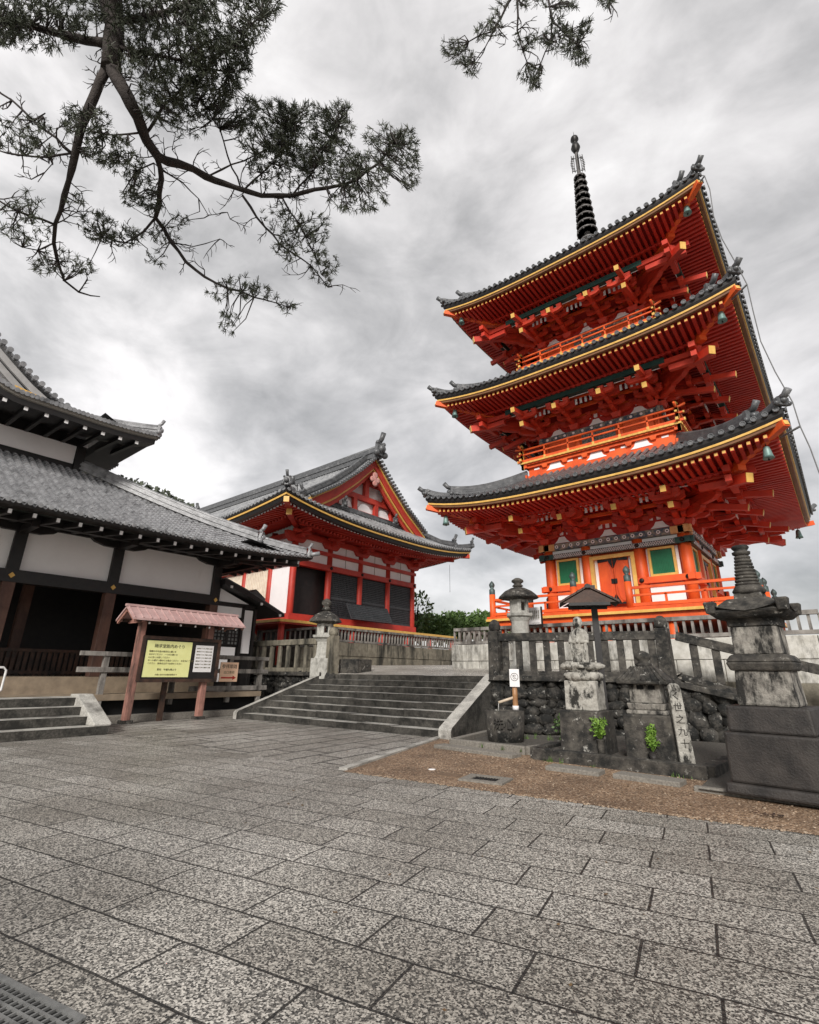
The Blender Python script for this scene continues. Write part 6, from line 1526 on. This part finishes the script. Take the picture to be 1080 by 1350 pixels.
# second bough at the top centre
limb([(690, -140), (684, -40), (678, -8), (660, 25), (648, 42), (618, 55)], 4, .8, 1)
limb([(684, -40), (682, 0), (682, 40), (689, 66), (695, 82)], 2.2, .7, 1); limb([(690, -60), (722, -10), (728, 30), (726, 55), (713, 84)], 2.6, .7, 1); limb([(727, 25), (745, 45), (762, 60)], 1.2, .6, 1); limb([(655, 35), (640, 62), (625, 82)], 1.1, .6, 1)
limb([(690, -90), (760, -40), (800, -5)], 2.5, 1, 1)
def join(px, py, dd=0): return P(px, py, dd)
m = MB(); m.tube([(-1.5, -4.5, -.2), (-1.6, -4.4, 3), (-1.3, -4.6, 6), (-1.5, -4.2, 9), (-1.4, -4.3, 13)], [.36, .30, .27, .22, .12], 12); obj('trunk', m, BARK, pine)
for q, r0, r1 in ((P(138, -120), .12, .235), (P(690, -140, 1), .11, .06)):
    a = Vector((-1.5, -4.25, 8.6)); m = MB(); m.tube([a, a.lerp(q, .35)+Vector((0, 0, .5)), a.lerp(q, .7)+Vector((0, 0, .35)), q], [.16, .17, (.16+r1)/2, r1], 10); obj('limb', m, BARK, pine)
blobs = [(30, 12, 42, 24, 1), (110, 12, 45, 24, 1), (215, 18, 65, 30, 1.1), (300, 28, 55, 40, 1), (350, 6, 25, 14, 1), (230, 72, 60, 40, 1.1), (290, 85, 42, 42, 1.1), (215, 128, 36, 38, 1.1), (268, 128, 36, 30, 1.1), (312, 150, 30, 30, .9),
  (352, 168, 44, 40, 1.4), (400, 178, 46, 44, 1.5), (447, 160, 24, 28, 1.2), (440, 215, 42, 30, 1.4), (372, 218, 46, 32, 1.2), (480, 225, 38, 26, 1), (530, 192, 22, 28, 1.2), (508, 182, 28, 20, .9), (472, 262, 40, 18, 1.2), (540, 225, 14, 26, 1), (395, 308, 26, 26, .9), (380, 330, 20, 14, .7), (427, 352, 20, 24, 1.1), (420, 300, 16, 22, .5), (365, 285, 20, 18, .6),
  (95, 158, 16, 20, 1.1), (125, 160, 22, 16, .9), (140, 195, 32, 22, .9), (168, 214, 26, 18, .9), (185, 252, 24, 26, 1.1), (200, 268, 14, 14, .8), (130, 298, 26, 22, 1), (162, 312, 34, 14, .9), (218, 308, 20, 14, .8), (238, 292, 12, 10, .8), (35, 165, 40, 14, .5), (25, 188, 30, 12, .8), (55, 200, 26, 8, .6), (38, 300, 36, 20, .5), (30, 268, 28, 18, .35), (80, 345, 26, 18, .6), (58, 352, 14, 12, .8), (112, 352, 14, 10, .9), (100, 262, 14, 10, .5),
  (320, 374, 26, 12, .7), (342, 388, 30, 10, .8), (377, 405, 12, 8, 1.3), (290, 385, 18, 12, .6), (302, 425, 14, 16, .9), (205, 340, 14, 12, .5), (60, 45, 60, 22, .7), (170, 60, 30, 40, .8), (10, 40, 22, 20, 1), (250, 165, 25, 20, .6),
  (595, 62, 12, 14, 1.3), (610, 74, 15, 12, 1.2), (622, 88, 10, 11, 1.2), (640, 40, 13, 13, .9), (652, 34, 10, 15, .8), (700, 98, 18, 11, 1.3), (705, 112, 8, 9, 1.3), (690, 55, 15, 12, .8), (745, 55, 22, 20, 1.3), (765, 76, 14, 10, 1.2), (772, 35, 10, 12, 1.2), (700, 2, 24, 8, 1), (742, 6, 20, 9, 1), (797, 2, 16, 6, 1.2), (715, 50, 14, 12, .8), (660, 10, 14, 10, .4), (735, 28, 14, 12, .7)]
nd = MB(); tw = MB(); allp = [(x, y, dd) for P_, a, b_, dd in limbs for x, y in P_]
arr = np.array([(x, y) for x, y, d_ in allp])
def tuft(c, ax, l, n):
    ax = ax.normalized()
    for k in range(n):
        d = (ax*.75+Vector((rgp.gauss(0, .62), rgp.gauss(0, .62), rgp.gauss(0, .62)))).normalized(); ll = l*rgp.uniform(.65, 1.1)
        s = d.cross(Vector((rgp.gauss(0, 1), rgp.gauss(0, 1), rgp.gauss(0, 1)))).normalized()*.0046
        o = c-ax*rgp.uniform(0, .05); nd.add([o-s, o+s, o+d*ll+s*.5, o+d*ll-s*.5], [(0, 1, 2, 3)], False)
for bx_, by_, rx, ry, den in blobs:
    dd0 = 1 if bx_ > 570 else 0
    n = int(rx*ry*3.14*den/29)+3
    for k in range(n):
        a = rgp.uniform(0, 6.283); q = math.sqrt(rgp.random()); x, y = bx_+rx*q*math.cos(a), by_+ry*q*math.sin(a)
        if y < -14 or x < -14: continue
        dd = dd0+rgp.uniform(-.5, .5); c = P(x, y, dd)
        i = int(np.argmin((arr[:, 0]-x)**2+(arr[:, 1]-y)**2)); bx2, by2 = arr[i]; b3 = P(bx2, by2, allp[i][2])
        ax = (c-b3)+Vector((rgp.gauss(0, .1), rgp.gauss(0, .1), rgp.gauss(.06, .1)))
        if ax.length < .01: ax = Vector((0, 0, 1))
        tuft(c, ax, .082, rgp.randint(10, 16))
        if k % 3 == 0 and (c-b3).length < 1.3:
            mid = c.lerp(b3, .5)+Vector((rgp.gauss(0, .05), rgp.gauss(0, .05), rgp.gauss(0, .05))); tw.tube([b3, mid, c], [.010, .007, .004], 4, False)
# bare dead twigs
for k in range(150):
    i = rgp.randrange(len(allp)); x, y, dd = allp[i]
    if y < -5: continue
    a = rgp.uniform(0, 6.283); L_ = rgp.uniform(18, 46); pts = [(x, y)]
    for j in range(4): a += rgp.gauss(0, .35); pts.append((pts[-1][0]+L_/4*math.cos(a), pts[-1][1]+L_/4*math.sin(a)))
    ws = [P(u, v_, dd+.05*j) for j, (u, v_) in enumerate(pts)]; tw.tube(ws, [.009, .008, .006, .005, .003], 4, False)
    for j in (1, 2, 3):
        b = a+rgp.choice((-1, 1))*rgp.uniform(.5, 1); u, v_ = pts[j]; l2 = L_*.35; tw.tube([ws[j], P(u+l2*.5*math.cos(b), v_+l2*.5*math.sin(b), dd), P(u+l2*math.cos(b+.2), v_+l2*math.sin(b+.2), dd)], [.006, .005, .003], 4, False)
obj('twigs', tw, BARK, pine); obj('crown', nd, NEEDLE, pine, fix=False)

# ------------------------------------------------------------ litter: fallen leaves, pebbles, weeds in the joints
rg = random.Random(99)
def in_gravel(x, y): return y > 6.45+(x+6.6)*.137+.05 and y < 9.5 and x > -6.6-(y-6.5)*.33
lf = MB(); pb = MB(); wd = MB()
for k in range(230):
    x, y = rg.uniform(-9, .4), rg.uniform(2.2, 9.4)
    if not in_gravel(x, y) and rg.random() > .25: continue
    a = rg.uniform(0, 6.28); l = rg.uniform(.02, .05); z = .012; d = Vector((math.cos(a), math.sin(a), rg.uniform(-.1, .3)))*l; s_ = Vector((-math.sin(a), math.cos(a), rg.uniform(-.2, .3)))*l*.35
    p = Vector((x, y, z)); lf.add([p, p+d*.5+s_, p+d, p+d*.5-s_], [(0, 1, 2, 3)], False)
tag(obj('fallen_leaves', lf, mat('dry_leaf', (.10, .055, .025), (.17, .11, .05), 3, .7), fix=False), 'small dry leaves scattered over the gravel and paving', 'leaves', kind='stuff')
for k in range(900):
    t = rg.random()
    if t < .45: x = rg.uniform(-6.5, .5); y = 6.42+(x+6.6)*.137+abs(rg.gauss(0, .05))-.03
    elif t < .7: x = rg.uniform(-6.7, -2); y = rg.uniform(9.2, 9.62)
    else:
        x, y = rg.uniform(-6.6, .3), rg.uniform(6.6, 9.4)
        if not in_gravel(x, y): continue
    pb.ball((x, y, .006), rg.uniform(.006, .018), 1, rg.uniform(.7, 1), .6, 6, 4, .12, rg)
tag(obj('loose_pebbles', pb, mat('brown_pebble', (.22, .14, .085), (.38, .30, .22), 9, .7)), 'loose brown pebbles strewn along the gravel edges', 'pebbles', kind='stuff')
spots = [(rg.uniform(-4.9, -2.1), 9.62+rg.uniform(-.02, .02)) for k in range(6)]+[(rg.uniform(-7.0, -5.3), 10.02) for k in range(3)]+[(-8.0+rg.uniform(-.1, .1), rg.uniform(11.1, 13.2)) for k in range(4)]+[(rg.uniform(-4.8, -2.2), rg.uniform(10.7, 11.6)) for k in range(14)]+[(rg.uniform(-7.2, -5.2), rg.uniform(11.9, 12.9)) for k in range(16)]
for x, y in spots:
    for j in range(rg.randint(6, 14)):
        a = rg.uniform(0, 6.28); h_ = rg.uniform(.04, .12); p = Vector((x+rg.gauss(0, .03), y+rg.gauss(0, .02), .0 if y < 10 else .06)); tip = p+Vector((math.cos(a)*h_*.5, math.sin(a)*h_*.5, h_)); s_ = Vector((-math.sin(a), math.cos(a), 0))*.008
        wd.add([p-s_, p+s_, tip], [(0, 1, 2)], False)
tag(obj('weeds', wd, LEAFD, fix=False), 'small weeds growing along the kerbs and wall foot', 'weeds', kind='stuff')
